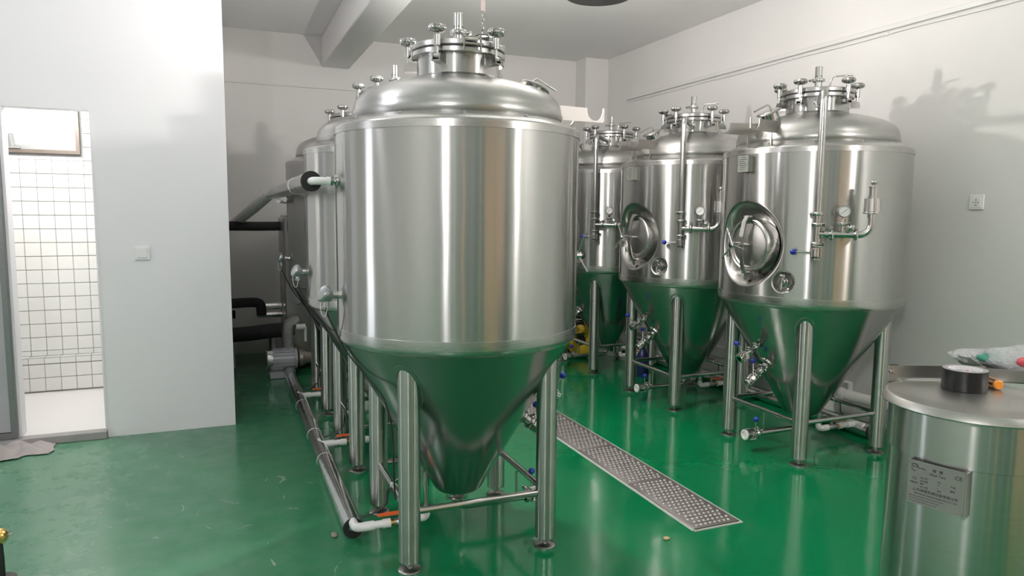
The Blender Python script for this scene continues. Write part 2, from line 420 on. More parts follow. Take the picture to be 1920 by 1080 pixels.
def wall_plate(name, label, cat, loc, rz, kind):
    t = thing(name, label, cat, loc, rz)
    MB().box((0, -.005, 0), (.090, .010, .092), bev=.003).build('cover_plate', M['plateplastic'], t)
    if kind == 'switch':
        MB().box((0, -.0125, 0), (.062, .007, .064), bev=.002).build('rocker', M['plateplastic'], t)
    else:
        MB().box((0, -.0115, 0), (.06, .004, .06), bev=.001).build('socket_face', M['plateplastic'], t)
        s = MB()
        s.box((0, -.0138, .014), (.004, .001, .012)); s.box((0, -.0138, -.002), (.003, .001, .010))
        for k in (-1, 1): s.box((0, 0, 0), (.003, .001, .012), Matrix.Translation((k*.014, -.0138, -.002)) @ Matrix.Rotation(k*.6, 4, 'Y'))
        s.box((0, -.0138, -.018), (.014, .001, .004)); s.build('pin_slots', M['slot'], t)
    return t
wall_plate('light_switch', 'white square light switch on the washroom partition', 'switch', (-.482, YP-.0005, 1.211), 0, 'switch')
wall_plate('wall_socket', 'white square power socket on the right wall', 'socket', (XR-.0005, 2.978, 1.583), -pi/2, 'socket')

# ------------------------------------------------------------------ floor drain grate
dr = thing('drain_grate', 'perforated steel drain grate set in the green floor between the tank rows', 'drain', (0, 0, 0))
GX0, GX1 = 2.04, 2.305
edge = MB()
ys = [2.655+.04*i for i in range(int((6.75-2.655)/.04)+2)]
for side, x in ((-1, GX0), (1, GX1)):
    vs_ = []; fs = []
    for i, y in enumerate(ys):
        vs_ += [(x, y, .004), (x+side*(.006+.007*random.random()), y, .003), (x+side*.016, y, .0)]
    for i in range(len(ys)-1):
        for k in range(2): fs.append((i*3+k, (i+1)*3+k, (i+1)*3+k+1, i*3+k+1))
    edge.add(vs_, fs)
edge.box(((GX0+GX1)/2, 2.65, .002), (GX1-GX0+.02, .012, .004))
edge.build('mortar_edge', M['mortar'], dr)
PL = .601
bead = MB(); slots = MB(); plate = MB().box((0, PL/2, .0045), (GX1-GX0-.004, PL-.006, .005), bev=.0015)
nrow = 17
for k in range(nrow):
    y = .028+k*(PL-.056)/(nrow-1)
    nb = 8
    for i in range(nb):
        x = -.095+.19*i/(nb-1)+(.007 if k % 2 else -.007)
        bead.lathe([(.0080, .0065), (.0068, .0100), (.0040, .0115), (.0020, .0108)], 8, Matrix.Translation((x, y, 0)))
    if k < nrow-1 and k % 2 == 0:
        slots.box((0, y+.017, .0074), (.19, .006, .0006))
me_p = plate.data('grate_panel', M['steelgrate']); me_b = bead.data('grate_beads', M['grateedge']); me_s = slots.data('grate_slots', M['slot'])
rim_me = MB().box((0, .0, .0078), (.20, .0025, .0016)).data('slot_rim', M['grateedge'])
for k in range(7):
    p = link('grate_panel', me_p, dr); p.location = ((GX0+GX1)/2, 2.66+k*PL, 0)
    b1 = link('bead_rows', me_b, p, kind='stuff'); b2 = link('slot_rows', me_s, p, kind='stuff')
    rm = MB()
    if k < 4:
        for q in range(0, nrow-1, 2):
            y = .028+q*(PL-.056)/(nrow-1)+.017
            for dy in (-.0045, .0045): rm.box((0, y+dy, .0078), (.196, .0022, .0016))
        rm.build('slot_rims', M['grateedge'], p)['kind'] = 'stuff'

# ------------------------------------------------------------------ fermenter prototype (front of the tank faces local +X)
def clampring(mb, p, d, R, wing=None):
    d = Vector(d).normalized()
    mb.lathe([(R, -.010), (R+.006, -.010), (R+.011, -.004), (R+.011, .004), (R+.006, .010), (R, .010)], 24, axisM(p, d))
    wv = Vector(wing) if wing else d.orthogonal().normalized()
    q = Vector(p)+wv*(R+.013)
    mb.box((0, 0, 0), (.018, .014, .020), axisM(q, wv), bev=.003)
    s = wv.cross(d).normalized()
    mb.cyl(q-s*.02, q+s*.032, .0045, 8); mb.box((0, 0, 0), (.007, .024, .012), axisM(q+s*.036, s), bev=.003)
def clamp(parent, name, *a):
    mb = MB(); clampring(mb, *a); return mb.build(name, M['fit'], parent)
def ballvalve(parent, p, d, lev, R=.019, L=.07, levlen=.10, clear=False):
    d = Vector(d).normalized(); lev = Vector(lev).normalized(); p = Vector(p)
    mb = MB()
    mb.lathe([(R, -L/2), (R+.010, -L/2), (R+.010, -L/2+.006), (R+.002, -L/2+.012), (R+.003, -.022), (R+.012, -.020), (R+.012, .020), (R+.003, .022), (R+.002, L/2-.012), (R+.010, L/2-.006), (R+.010, L/2), (R, L/2)], 20, axisM(p, d))
    side = lev.cross(d).normalized()
    for a, b_ in ((1, 1), (1, -1), (-1, 1), (-1, -1)):
        q = p+(lev*a+side*b_)*(R+.006); mb.cyl(q-d*.024, q+d*.024, .0045, 8)
    stem = side
    mb.cyl(p+stem*R, p+stem*(R+.026), .008, 12)
    vb = mb.build('ball_valve', M['fit'], parent)
    h = MB(); b0 = p+stem*(R+.022); h.cyl(b0-lev*.012, b0+lev*levlen, .0042, 10); h.cyl(b0-stem*.006, b0+stem*.008, .011, 12)
    h.build('lever', M['fit'], vb)
    k = MB(); k.sphere(b0+lev*(levlen+.010), .0165); k.build('lever_knob', M['blue'], vb)
    return vb

tank = thing('fermentation_tank', '', 'tank')
R0, Z1, Z0 = .542, 1.845, .960
MWZ, MWA, MWR = 1.292, rad(4), .252       # manway recess centre, azimuth, radius
SVZ, SVA, SVR = 1.085, rad(31), .062       # sample valve recess
# shell: cylindrical jacket with pressed recesses for the manway and the sample valve
angs = []
a = -.62
while a < .85: angs.append(a); a += .0105
tail = 2*pi-(angs[-1]+.0105+.62); nt = 96
angs += [angs[-1]+.0105+tail*(i+.5)/nt for i in range(nt)]
zs = [Z0+(Z1-Z0)*i/150 for i in range(151)]
vs_ = []; fs = []
def sm(t): t = max(0, min(1, t)); return t*t*(3-2*t)
for z in zs:
    for a in angs:
        da = (a-MWA+pi) % (2*pi)-pi
        dist = math.hypot(da*R0, z-MWZ)
        dep = .10*sm((MWR-dist)/.07) if dist < MWR else 0
        db = (a-SVA+pi) % (2*pi)-pi
        d2 = math.hypot(db*R0, z-SVZ)
        if d2 < SVR: dep = max(dep, .045*sm((SVR-d2)/.018))
        r = R0-dep
        vs_.append((r*cos(a), r*sin(a), z))
n = len(angs)
for k in range(len(zs)-1):
    for i in range(n):
        j = (i+1) % n; fs.append((k*n+i, k*n+j, (k+1)*n+j, (k+1)*n+i))
shell = MB().add(vs_, fs).build('shell', M['shell'], tank, 60)
MB().lathe([(R0, Z1), (.5415, Z1+.004), (.538, Z1+.008), (.50, Z1+.026), (.468, Z1+.042), (.463, Z1+.046)], 96).build('shoulder', M['band'], tank)
MB().lathe([(.545, Z1-.028), (.5435, Z1-.028), (.5435, Z1), (.542, Z1+.001)], 96).build('top_band', M['band'], tank)
MB().lathe([(.5422, Z0+.036), (.5435, Z0+.035), (.5435, Z0), (.5418, .948), (.5365, .938), (.529, .932), (.5235, .928)], 96).build('knuckle_band', M['band'], tank)
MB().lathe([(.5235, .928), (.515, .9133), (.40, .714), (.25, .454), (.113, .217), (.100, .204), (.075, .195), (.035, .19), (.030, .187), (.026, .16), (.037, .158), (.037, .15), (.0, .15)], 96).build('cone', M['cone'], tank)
dm = MB().lathe([(.463, 1.889), (.467, 1.893), (.467, 1.918), (.463, 1.926), (.461, 1.940), (.456, 1.958), (.446, 1.977), (.430, 1.994), (.406, 2.010), (.375, 2.024), (.335, 2.038), (.29, 2.051), (.24, 2.063), (.20, 2.072), (.188, 2.077), (.182, 2.084)], 96).build('dome', M['dome'], tank, 60)
for k in range(12):
    a = rad(15+30*k); MB().lathe([(.007, 0), (.006, .005), (0, .007)], 10, axisM((.492*cos(a), .492*sin(a), Z1+.03), (cos(a)*.5, sin(a)*.5, 1))).build('shoulder_rivet', M['darkfit'], dm)
nk = MB().lathe([(.182, 2.078), (.182, 2.165), (.190, 2.168)], 72).build('neck', M['shell'], tank)
MB().lathe([(.182, 2.164), (.204, 2.164), (.207, 2.167), (.207, 2.184), (.204, 2.187), (.18, 2.187)], 72).build('flange', M['band'], nk)
MB().lathe([(.18, 2.187), (.201, 2.187), (.201, 2.193), (.18, 2.193)], 72).build('gasket', M['gasket'], nk)
lid = MB().lathe([(.18, 2.193), (.204, 2.193), (.207, 2.196), (.207, 2.213), (.204, 2.216), (.185, 2.217), (.14, 2.229), (.08, 2.238), (0, 2.241)], 72).build('lid', M['dome'], tank)
MB().lathe([(.022, 2.236), (.022, 2.275), (.036, 2.276), (.038, 2.280), (.038, 2.290), (.036, 2.294), (.0215, 2.296), (.0215, 2.366), (.0195, 2.368), (.0185, 2.368), (.0185, 2.30), (0, 2.30)], 24).build('vent_tube', M['fit'], lid)
vb = MB()
for k in range(6):
    a = k*pi/3+.3; vb.cyl((.0205*cos(a), .0205*sin(a), 2.309), (.0222*cos(a), .0222*sin(a), 2.309), .0035, 8)
vb.build('vent_hole', M['slot'], lid)
cw = MB(); cw.box((.044, .008, 2.285), (.018, .02, .018), bev=.003); cw.cyl((.048, -.02, 2.285), (.048, .03, 2.285), .004, 8); cw.cyl((.048, -.026, 2.285), (.048, -.018, 2.285), .008, 8); cw.build('vent_clamp', M['fit'], lid)
ha = rad(132); c_, s_ = cos(ha), sin(ha)
MB().tube([(.06*c_, .06*s_, 2.235), (.07*c_, .07*s_, 2.275), (.078*c_, .078*s_, 2.298), (.09*c_, .09*s_, 2.304), (.19*c_, .19*s_, 2.306)], .0055, 10).build('lid_handle', M['pipe'], lid)
# star knobs on swing bolts
def bolt(ang):
    c, s = cos(ang), sin(ang); Rk = .230
    b_ = MB(); b_.cyl((Rk*c, Rk*s, 2.135), (Rk*c, Rk*s, 2.235), .0065, 10)
    b_.cyl((Rk*c, Rk*s, 2.180), (Rk*c, Rk*s, 2.228), .0145, 16, bev=.002)
    b_.cyl((Rk*c-s*.012, Rk*s+c*.012, 2.14), (Rk*c+s*.012, Rk*s-c*.012, 2.14), .011, 14)
    bo = b_.build('swing_bolt', M['fit'], tank)
    kn = MB(); ns = 48; prof = [(.0, 2.233), (.020, 2.233), (.032, 2.239), (.036, 2.247), (.036, 2.256), (.030, 2.264), (.016, 2.267), (0, 2.267)]
    vv, ff, rows = [], [], []
    for r, z in prof:
        row = []
        for i in range(ns):
            t = 2*pi*i/ns; rr_ = r*(1+.09*cos(8*t)) if r > .025 else r
            row.append(len(vv)); vv.append((Rk*c+rr_*cos(t), Rk*s+rr_*sin(t), z))
        rows.append(row)
    for p, q in zip(rows, rows[1:]):
        for i in range(ns): ff.append((p[i], p[(i+1) % ns], q[(i+1) % ns], q[i]))
    kn.add(vv, ff).build('star_knob', M['knob'], bo)
    br = MB()
    Mx = Matrix.Rotation(ang, 4, 'Z')
    for dy in (-.016, .016):
        br.prism([(.18, .018), (.215, .022), (.240, .010), (.246, -.012), (.246, -.020), (.18, -.020)], .006, Mx @ Matrix.Translation((0, dy, 2.138)) @ Matrix.Rotation(pi/2, 4, 'X'))
    br.box((.213, 0, 2.120), (.066, .040, .005), Mx); br.build('bolt_bracket', M['knob'], bo)
for a in (20, 90, 150, 230, 296): bolt(rad(a))
extra = bolt_angle = None
# hinge frame on the lid edge
hA = rad(267); Mx = Matrix.Rotation(hA, 4, 'Z')
hg = MB()
for dy in (-.037, .037): hg.box((.226, dy, 2.19), (.018, .006, .058), Mx, bev=.002)
for z in (2.163, 2.217): hg.box((.232, 0, z), (.008, .078, .006), Mx)
hg.cyl(Mx @ Vector((.224, -.048, 2.192)), Mx @ Vector((.224, .048, 2.192)), .006, 10)
for z in (2.172, 2.208): hg.box((.212, 0, z), (.03, .052, .012), Mx, bev=.002)
hg.build('lid_hinge', M['pipe'], lid)
# dome port with clamped cover and bent handle
pM = Matrix.Translation((.362, 0, 2.046)) @ Matrix.Rotation(rad(24), 4, 'Y')
pt = MB().lathe([(.052, -.02), (.052, .020), (.062, .022), (.064, .026), (.064, .034), (.060, .038), (.0, .041)], 36, pM).build('dome_port', M['fit'], tank)
MB().lathe([(.062, .024), (.070, .025), (.072, .029), (.070, .034), (.062, .035)], 36, pM).build('port_clamp', M['darkfit'], pt)
MB().tube([pM @ Vector(p) for p in ((-.022, 0, .038), (-.016, 0, .062), (-.006, 0, .073), (.006, 0, .073), (.10, 0, .070))], .005, 10).build('port_handle', M['pipe'], pt)
# hose hook plate
hk = [(.40, 1.985), (.43, 2.003), (.645, 1.998)]
hk += [(.688+.042*cos(t), 1.984+.042*1.05*sin(t)) for t in [pi+pi*i/12 for i in range(13)]]
hk += [(.731, 2.0), (.738, 2.0), (.738, 1.940), (.728, 1.932), (.470, 1.934), (.40, 1.945)]
for hA_ in (-1, 18):
    ho = MB().prism(hk, .006, Matrix.Rotation(rad(hA_), 4, 'Z') @ Matrix.Rotation(pi/2, 4, 'X')).build('hose_hook', M['hook'], tank)
    MB().prism([(.500, 1.872), (.518, 1.866), (.518, 1.935), (.512, 1.935)], .006, Matrix.Rotation(rad(hA_), 4, 'Z') @ Matrix.Rotation(pi/2, 4, 'X')).build('hook_foot', M['hook'], ho)
# data plate
Mx = Matrix.Rotation(rad(3), 4, 'Z')
dp = MB(); dp.box((.572, 0, 1.762), (.003, .085, .095), Mx)
for dy in (-.0415, .0415): dp.box((.556, dy, 1.762), (.034, .002, .095), Mx)
dpo = dp.build('data_plate', M['tag'], tank)
pr = MB()
for i, (y0, y1) in enumerate(((-.015, .02), (-.03, .03), (-.032, .01), (-.03, .025), (-.03, .03), (-.02, .02), (-.03, .015))): pr.box((.574, (y0+y1)/2, 1.797-i*.0115), (.0008, y1-y0, .003), Mx)
pr.build('plate_print', M['ink'], dpo)
# manway
mM = Matrix.Rotation(MWA, 4, 'Z') @ Matrix.Translation((0, 0, MWZ-.005)) @ Matrix.Rotation(pi/2, 4, 'Y')   # local z = outward, local x = down
mw = MB().lathe([(.160, .43), (.160, .508), (.155, .516), (.147, .519), (.141, .516), (.139, .505), (.139, .46)], 64, mM).build('manway_ring', M['band'], tank)
MB().lathe([(.138, .488), (.138, .508), (.134, .511), (.126, .506), (.09, .515), (.05, .520), (0, .522)], 64, mM).build('manway_door', M['dome'], mw)
ar = MB()
bar = [(-.170, .530), (-.14, .552), (-.05, .572), (.05, .572), (.14, .552), (.170, .530)]
for (x0, z0), (x1, z1) in zip(bar, bar[1:]):
    p0, p1 = Vector((x0, 0, z0)), Vector((x1, 0, z1)); dv = p1-p0
    ar.box((0, 0, 0), (.030, .008, dv.length+.004), mM @ Matrix.Translation((p0+p1)/2) @ dv.to_track_quat('Z', 'X').to_matrix().to_4x4() @ Matrix.Rotation(pi/2, 4, 'Z'))
ar.build('manway_arm', M['plate'], mw)
sp = MB(); sp.cyl(mM @ Vector((0, 0, .52)), mM @ Vector((0, 0, .66)), .010, 12); sp.cyl(mM @ Vector((0, 0, .585)), mM @ Vector((0, 0, .655)), .019, 16, bev=.003)
so = sp.build('manway_screw', M['fit'], tank)
for k in range(3):
    a = rad(80+120*k); MB().cyl(mM @ Vector((0, 0, .64)), mM @ Vector((.105*cos(a), .105*sin(a), .655)), .0058, 10).build('spoke', M['fit'], so)
for x, y in ((-.165, .0), (.165, .0)):
    MB().cyl(mM @ Vector((x, y-.03, .522)), mM @ Vector((x, y+.04, .522)), .011, 12).build('manway_pin', M['fit'], mw)
MB().cyl(mM @ Vector((-.07, -.163, .515)), mM @ Vector((.08, -.163, .515)), .009, 10).build('manway_hinge', M['fit'], mw)
MB().box((.185, .0, .50), (.05, .03, .05), mM).build('manway_latch', M['plate'], mw)
# sample valve in its round recess
d = Vector((cos(SVA), sin(SVA), 0)); p = d*.52; p.z = SVZ
sv = MB(); sv.cyl(p-d*.03, p+d*.03, .016, 20); sv.cyl(p+d*.012, p+d*.022, .028, 24, bev=.002); sv.cyl(p+d*.03, p+d*.05, .020, 18, bev=.003)
svo = sv.build('sample_valve', M['fit'], tank)
sv = MB(); sv.cyl(p+d*.04, p+d*.04+Vector((0, 0, .03)), .012, 14, bev=.002); sv.cyl(p+d*.04+Vector((0, 0, .03)), p+d*.04+Vector((0, 0, .045)), .018, 12, bev=.003)
sv.cyl(p+d*.05, p+d*.055+Vector((0, 0, -.04)), .006, 10); sv.build('sample_cock', M['fit'], svo)
# cleaning pipe, gauge branch, bunging valve
cA = rad(48); rd = Vector((cos(cA), sin(cA), 0)); tg_ = Vector((-sin(cA), cos(cA), 0)); Z = Vector((0, 0, 1))
P0 = rd*.615; RP = .0195
def at(t=0, z=0, r=0): return P0+tg_*t+Z*z+rd*r
cp = MB().tube([at(z=1.31), at(z=1.5), at(z=1.8), at(z=2.08)]+arc(at(z=2.085, r=-.045), .045, 0, pi/2, rd, Z)+[at(z=2.128, r=-.25), at(z=2.124, r=-.44)], RP, 16)
cpo = cp.build('cleaning_pipe', M['pipe'], tank)
clamp(cpo, 'pipe_clamp', at(z=1.473), Z, RP, -tg_); clamp(cpo, 'pipe_clamp', at(z=1.415), Z, RP, tg_); clamp(cpo, 'pipe_clamp', at(z=1.31), Z, RP, tg_)
clamp(cpo, 'pipe_clamp', at(z=2.127, r=-.40), -rd, RP, tg_)
MB().cyl(at(z=1.473, r=-.075), at(z=1.473, r=-.015), .007, 10).build('pipe_standoff', M['fit'], cpo)
ballvalve(tank, at(z=1.262), Z, -tg_, .017, .075, .105)
br = MB().tube([at(.01, 1.363), at(.1, 1.363), at(.205, 1.363)]+arc(at(.205, 1.423), .06, -pi/2, 0, tg_, Z)+[at(.265, 1.465)], RP*.93, 14)
bro = br.build('gauge_branch', M['pipe'], tank)
clamp(bro, 'branch_clamp', at(.072, 1.363), tg_, RP, Z); clamp(bro, 'branch_clamp', at(.192, 1.363), tg_, RP, Z); clamp(bro, 'branch_clamp', at(.128, 1.420), Z, RP*.8, tg_)
f = MB(); f.cyl(at(.128, 1.363), at(.128, 1.425), .014, 16); f.cyl(at(.128, 1.425), at(.128, 1.446), .012, 6); f.cyl(at(.128, 1.446), at(.128, 1.462), .007, 10)
f.build('gauge_stem', M['fit'], bro)
MB().box((0, 0, 0), (.035, .03, .004), axisM(at(.165, 1.40, .022), rd), bev=.0015).build('wing_nut', M['fit'], bro)
gd = (rd*.85+tg_*.1-Z*.0).normalized(); gc = at(.128, 1.488, -.012)
g = MB().lathe([(0, 0), (.030, 0), (.0335, .003), (.0335, .020), (.0315, .024), (.028, .024), (.028, .021)], 32, axisM(gc, gd)).build('pressure_gauge', M['fit'], tank)
MB().lathe([(.028, .0212), (0, .0212)], 28, axisM(gc, gd)).build('gauge_face', M['glassface'], g)
nd = MB(); gM = axisM(gc+gd*.0218, gd)
nd.box((0, 0, 0), (.0022, .036, .0008), gM @ Matrix.Rotation(rad(-52), 4, 'Z'))
for k in range(11):
    nd.box((0, .0235, 0), (.0014, .005, .0005), gM @ Matrix.Rotation(rad(-130+26*k), 4, 'Z'))
nd.build('gauge_needle', M['ink'], g)
bp = at(.265, 0)
def bz(z): return bp+Z*z
bv = MB().lathe([(.022, 1.455), (.022, 1.475), (.045, 1.476), (.046, 1.480), (.045, 1.484), (.030, 1.485), (.026, 1.486), (.026, 1.565), (.021, 1.567), (.021, 1.612), (.024, 1.614), (.024, 1.620), (.006, 1.622), (.005, 1.632), (0, 1.632)], 28, Matrix.Translation(bp)).build('bunging_valve', M['fit'], tank)
MB().lathe([(.042, 1.486), (.042, 1.556), (.0405, 1.556), (.0405, 1.486)], 28, Matrix.Translation(bp)).build('valve_guard', M['clearplastic'], bv)
MB().sphere(bz(1.642), .0155).build('valve_ball', M['darkfit'], bv)
# legs with pads and feet
LX = .312
for sx_, sy_ in ((-1, -1), (1, -1), (1, 1), (-1, 1)):
    x, y = LX*sx_, LX*sy_; rl = .0455
    mb = MB(); ns = 28; vv = []; ff = []
    for i in range(ns):
        t = 2*pi*i/ns; px, py = x+rl*cos(t), y+rl*sin(t)
        zt = .9133-(.515-math.hypot(px, py))/.5774+.004 if math.hypot(px, py) < .517 else .9168
        vv += [(px, py, .045), (px, py, zt)]
    for i in range(ns): j = (i+1) % ns; ff.append((2*i, 2*j, 2*j+1, 2*i+1))
    ff.append(tuple(2*i for i in range(ns)))
    lg = mb.add([(p_[0]-x, p_[1]-y, p_[2]) for p_ in vv], ff).build('leg', M['leg'], tank); lg.location = (x, y, 0)
    ft = MB().cyl((0, 0, .012), (0, 0, .05), .010, 12); ft.cyl((0, 0, .022), (0, 0, .034), .018, 6)
    ft.lathe([(0, 0), (.050, 0), (.050, .005), (.044, .009), (.018, .013), (0, .013)], 28); ft.build('foot', M['darkfit'], lg)
    # weld pad lying on the cone
    pd = MB(); vv = []; ff = []
    rings = ((.046, .002), (.056, .003), (.060, .0005))
    for rr_, off in rings:
        for i in range(ns):
            t = 2*pi*i/ns; px, py = x+rr_*cos(t)*1.0, y+rr_*sin(t)*1.0
            h = math.hypot(px, py); k = min(h, .5405)
            px, py = px*k/h, py*k/h
            zt = .9133-(.515-k)/.5774 if k < .515 else .9133+(k-.515)*2.0
            vv.append((px+off*.866*px/k, py+off*.866*py/k, zt-off*.5))
    for q in range(2):
        for i in range(ns): j = (i+1) % ns; ff.append((q*ns+i, q*ns+j, (q+1)*ns+j, (q+1)*ns+i))
    pd.add([(p_[0]-x, p_[1]-y, p_[2]) for p_ in vv], ff).build('weld_pad', M['cone'], lg)
for (x0_, y0_, x1_, y1_) in ((-1, -1, 1, -1), (1, -1, 1, 1), (1, 1, -1, 1), (-1, 1, -1, -1)):
    p0, p1 = Vector((x0_*LX, y0_*LX, .253)), Vector((x1_*LX, y1_*LX, .253)); dv = (p1-p0).normalized()*.043
    MB().cyl(p0+dv, p1-dv, .0145, 16).build('stretcher', M['pipe'], tank)
# racking arm and discharge valve on the cone
dn = Vector((.90, .05, -.42)).normalized(); q = Vector((.345, 0, .672))
rk = MB().cyl(q, q+dn*.16, .013, 16).build('racking_arm', M['pipe'], tank)
for k in (.05, .105): clamp(rk, 'arm_clamp', q+dn*k, dn, .013, Vector((.3, 0, .95)))
ballvalve(tank, q+dn*.165, dn, Vector((.55, -.25, .75)), .016, .06, .09)
dn = Vector((.78, -.05, -.62)).normalized(); q = Vector((.285, 0, .545))
rk = MB().cyl(q, q+dn*.13, .024, 20).build('discharge_port', M['pipe'], tank)
f = MB(); f.lathe([(.055, .0), (.052, .012), (.030, .016), (.024, .017)], 28, axisM(q+dn*.005, dn)); f.build('port_flange', M['fit'], rk)
for k in (.055, .105): clamp(rk, 'port_clamp', q+dn*k, dn, .024, Vector((.6, .2, .75)))
ballvalve(tank, q+dn*.155, dn, Vector((-.25, -.35, .9)), .020, .075, .10)
# bottom outlet pipe with end valve
ou = MB().tube([(0, 0, .165), (0, 0, .15)]+[tuple(p) for p in arc((.045, 0, .15), .045, pi, 1.5*pi, (1, 0, 0), (0, 0, 1))]+[(.2, 0, .105), (.36, 0, .105)], .018, 16)
ouo = ou.build('outlet_pipe', M['pipe'], tank)
clamp(ouo, 'outlet_clamp', (0, 0, .155), Z, .026, Vector((-.7, -.7, 0))); clamp(ouo, 'outlet_clamp', (.355, 0, .105), (1, 0, 0), .022, Vector((0, .3, 1)))
MB().cyl((.30, .0, .12), (.30, .0, .235), .0065, 10).build('pipe_hanger', M['pipe'], ouo)
v_ = ballvalve(tank, (.40, 0, .105), (1, 0, 0), (0, 0, 1), .020, .08, .095)
MB().lathe([(.020, 0), (.032, 0), (.033, .004), (.032, .008), (.022, .009), (.020, .004), (0, .004)], 24, axisM((.441, 0, .105), (1, 0, 0))).build('outlet_cap', M['ppr'], v_)
# jacket connections at the back: upper nipple, white plastic coupling; lower drop pipe, white elbow, valve with orange lever
ju = MB(); ju.cyl((-.535, 0, 1.622), (-.575, 0, 1.622), .012, 12); ju.lathe([(.030, 0), (.03, .006), (.012, .008)], 24, axisM((-.541, 0, 1.622), (-1, 0, 0))); ju.cyl((-.555, 0, 1.622), (-.567, 0, 1.622), .021, 6)
juo = ju.build('jacket_nipple', M['fit'], tank)
j2 = MB(); j2.cyl((-.567, 0, 1.622), (-.583, 0, 1.622), .018, 18); j2.cyl((-.583, 0, 1.622), (-.60, 0, 1.622), .015, 18)
j2.tube([(-.592, 0, 1.622), (-.612, 0, 1.622)]+[tuple(p) for p in arc((-.613, .024, 1.622), .024, -pi/2, -pi, (1, 0, 0), (0, 1, 0))]+[(-.637, .10, 1.622)], .0165, 16)
j2.build('plastic_elbow', M['pvc'], juo)
dr_ = MB().cyl((-.155, 0, .30), (-.155, 0, .12), .013, 14); dr_.cyl((-.155, 0, .118), (-.155, 0, .135), .020, 14); dro_ = dr_.build('jacket_drop_pipe', M['pipe'], tank)
e = MB().tube([(-.155, 0, .125), (-.155, 0, .105)]+[tuple(p) for p in arc((-.175, 0, .097), .020, 0, -pi/2, (1, 0, 0), (0, 0, 1))]+[(-.235, 0, .077)], .018, 14); e.cyl((-.19, 0, .077), (-.237, 0, .077), .021, 14); e.build('plastic_elbow', M['pvc'], dro_)
bvv = MB().lathe([(.013, 0), (.017, .0), (.017, .015), (.022, .022), (.022, .05), (.017, .057), (.017, .072), (.013, .072)], 16, axisM((-.235, 0, .077), (-1, 0, 0))); bvv.cyl((-.27, 0, .09), (-.27, 0, .118), .007, 10)
bvo = bvv.build('jacket_valve', M['zinc'], tank)
MB().prism([(-.262, -.012), (-.285, -.013), (-.375, -.009), (-.385, 0), (-.375, .009), (-.285, .013), (-.262, .012)], .009, Matrix.Translation((0, 0, .120))).build('lever', M['orange'], bvo)
e = MB(); e.cyl((-.307, 0, .077), (-.325, 0, .077), .015, 14); e.build('brass_joint', M['brass'], dro_)
e = MB(); e.cyl((-.325, 0, .077), (-.36, 0, .077), .021, 16); e.cyl((-.36, 0, .077), (-.43, 0, .077), .0175, 16); e.cyl((-.40, 0, .077), (-.445, 0, .077), .0215, 16)
e.tube([(-.43, 0, .077), (-.455, 0, .077)]+[tuple(p) for p in arc((-.457, .026, .077), .026, -pi/2, -pi, (1, 0, 0), (0, 1, 0))]+[(-.483, .07, .077)], .0205, 14)
e.build('plastic_pipe', M['pvc'], dro_)
# temperature sensor head with cable
sn = MB().cyl((-.535, 0, 1.137), (-.575, 0, 1.137), .0165, 16)
sno = sn.build('temperature_sensor', M['fit'], tank)
sM = axisM((-.582, 0, 1.134), (-.80, -.25, .42))
s2 = MB(); s2.lathe([(0, -.015), (.022, -.012), (.033, .012), (.033, .016)], 24, sM); s2.cyl((-.592, 0, 1.13), (-.592, 0, 1.092), .0115, 14); s2.cyl((-.592, 0, 1.098), (-.592, 0, 1.086), .0135, 6); s2.build('sensor_body', M['zinc'], sno)
s2 = MB(); s2.lathe([(.034, .017), (.037, .019), (.037, .030), (.033, .036), (.015, .040), (0, .040)], 24, sM)
for k in range(14): s2.box((.037, 0, .024), (.004, .006, .012), sM @ Matrix.Rotation(k*pi/7, 4, 'Z'))
s2.build('sensor_cap', M['zinc'], sno)
MB().tube([Vector((-.606+.014*cos(t), -.02, 1.093+.045*sin(t))) for t in [pi*.86+2*pi*.66*i/16 for i in range(17)]], .0013, 6).build('cap_chain', M['tie'], sno)
pts = [(-.592, 0, 1.088), (-.590, 0, 1.06), (-.575, -.005, 1.02), (-.553, -.01, .97), (-.53, -.02, .92), (-.50, -.04, .87), (-.45, -.12, .80), (-.40, -.22, .73), (-.370, -.255, .60), (-.366, -.262, .45), (-.362, -.26, .34), (-.345, -.21, .275), (-.338, -.15, .262), (-.336, -.05, .262), (-.334, .0, .23), (-.345, .0, .17), (-.40, -.0, .135), (-.46, .0, .12)]
def smooth(pts, n=5):
    P = [Vector(p) for p in pts]; out = []
    for i in range(len(P)-1):
        a_, b_, c, d_ = P[max(i-1, 0)], P[i], P[i+1], P[min(i+2, len(P)-1)]
        for k in range(n):
            t = k/n; out.append(.5*((2*b_)+(c-a_)*t+(2*a_-5*b_+4*c-d_)*t*t+(3*b_-a_-3*c+d_)*t**3))
    return out+[P[-1]]
MB().tube(smooth(pts), .0038, 7).build('sensor_cable', M['cable'], tank)
ties = MB()
for y in (-.17, -.02):
    ties.lathe([(.016, -.002), (.0175, -.002), (.0175, .002), (.016, .002)], 20, axisM((-LX, y, .253), (0, 1, 0))); ties.box((-LX-.01, y, .272), (.008, .004, .008))
    ties.cyl((-LX-.008, y, .272), (-LX+.02, y-.004, .292), .001, 6)
tio = ties.build('cable_tie', M['tie'], tank)

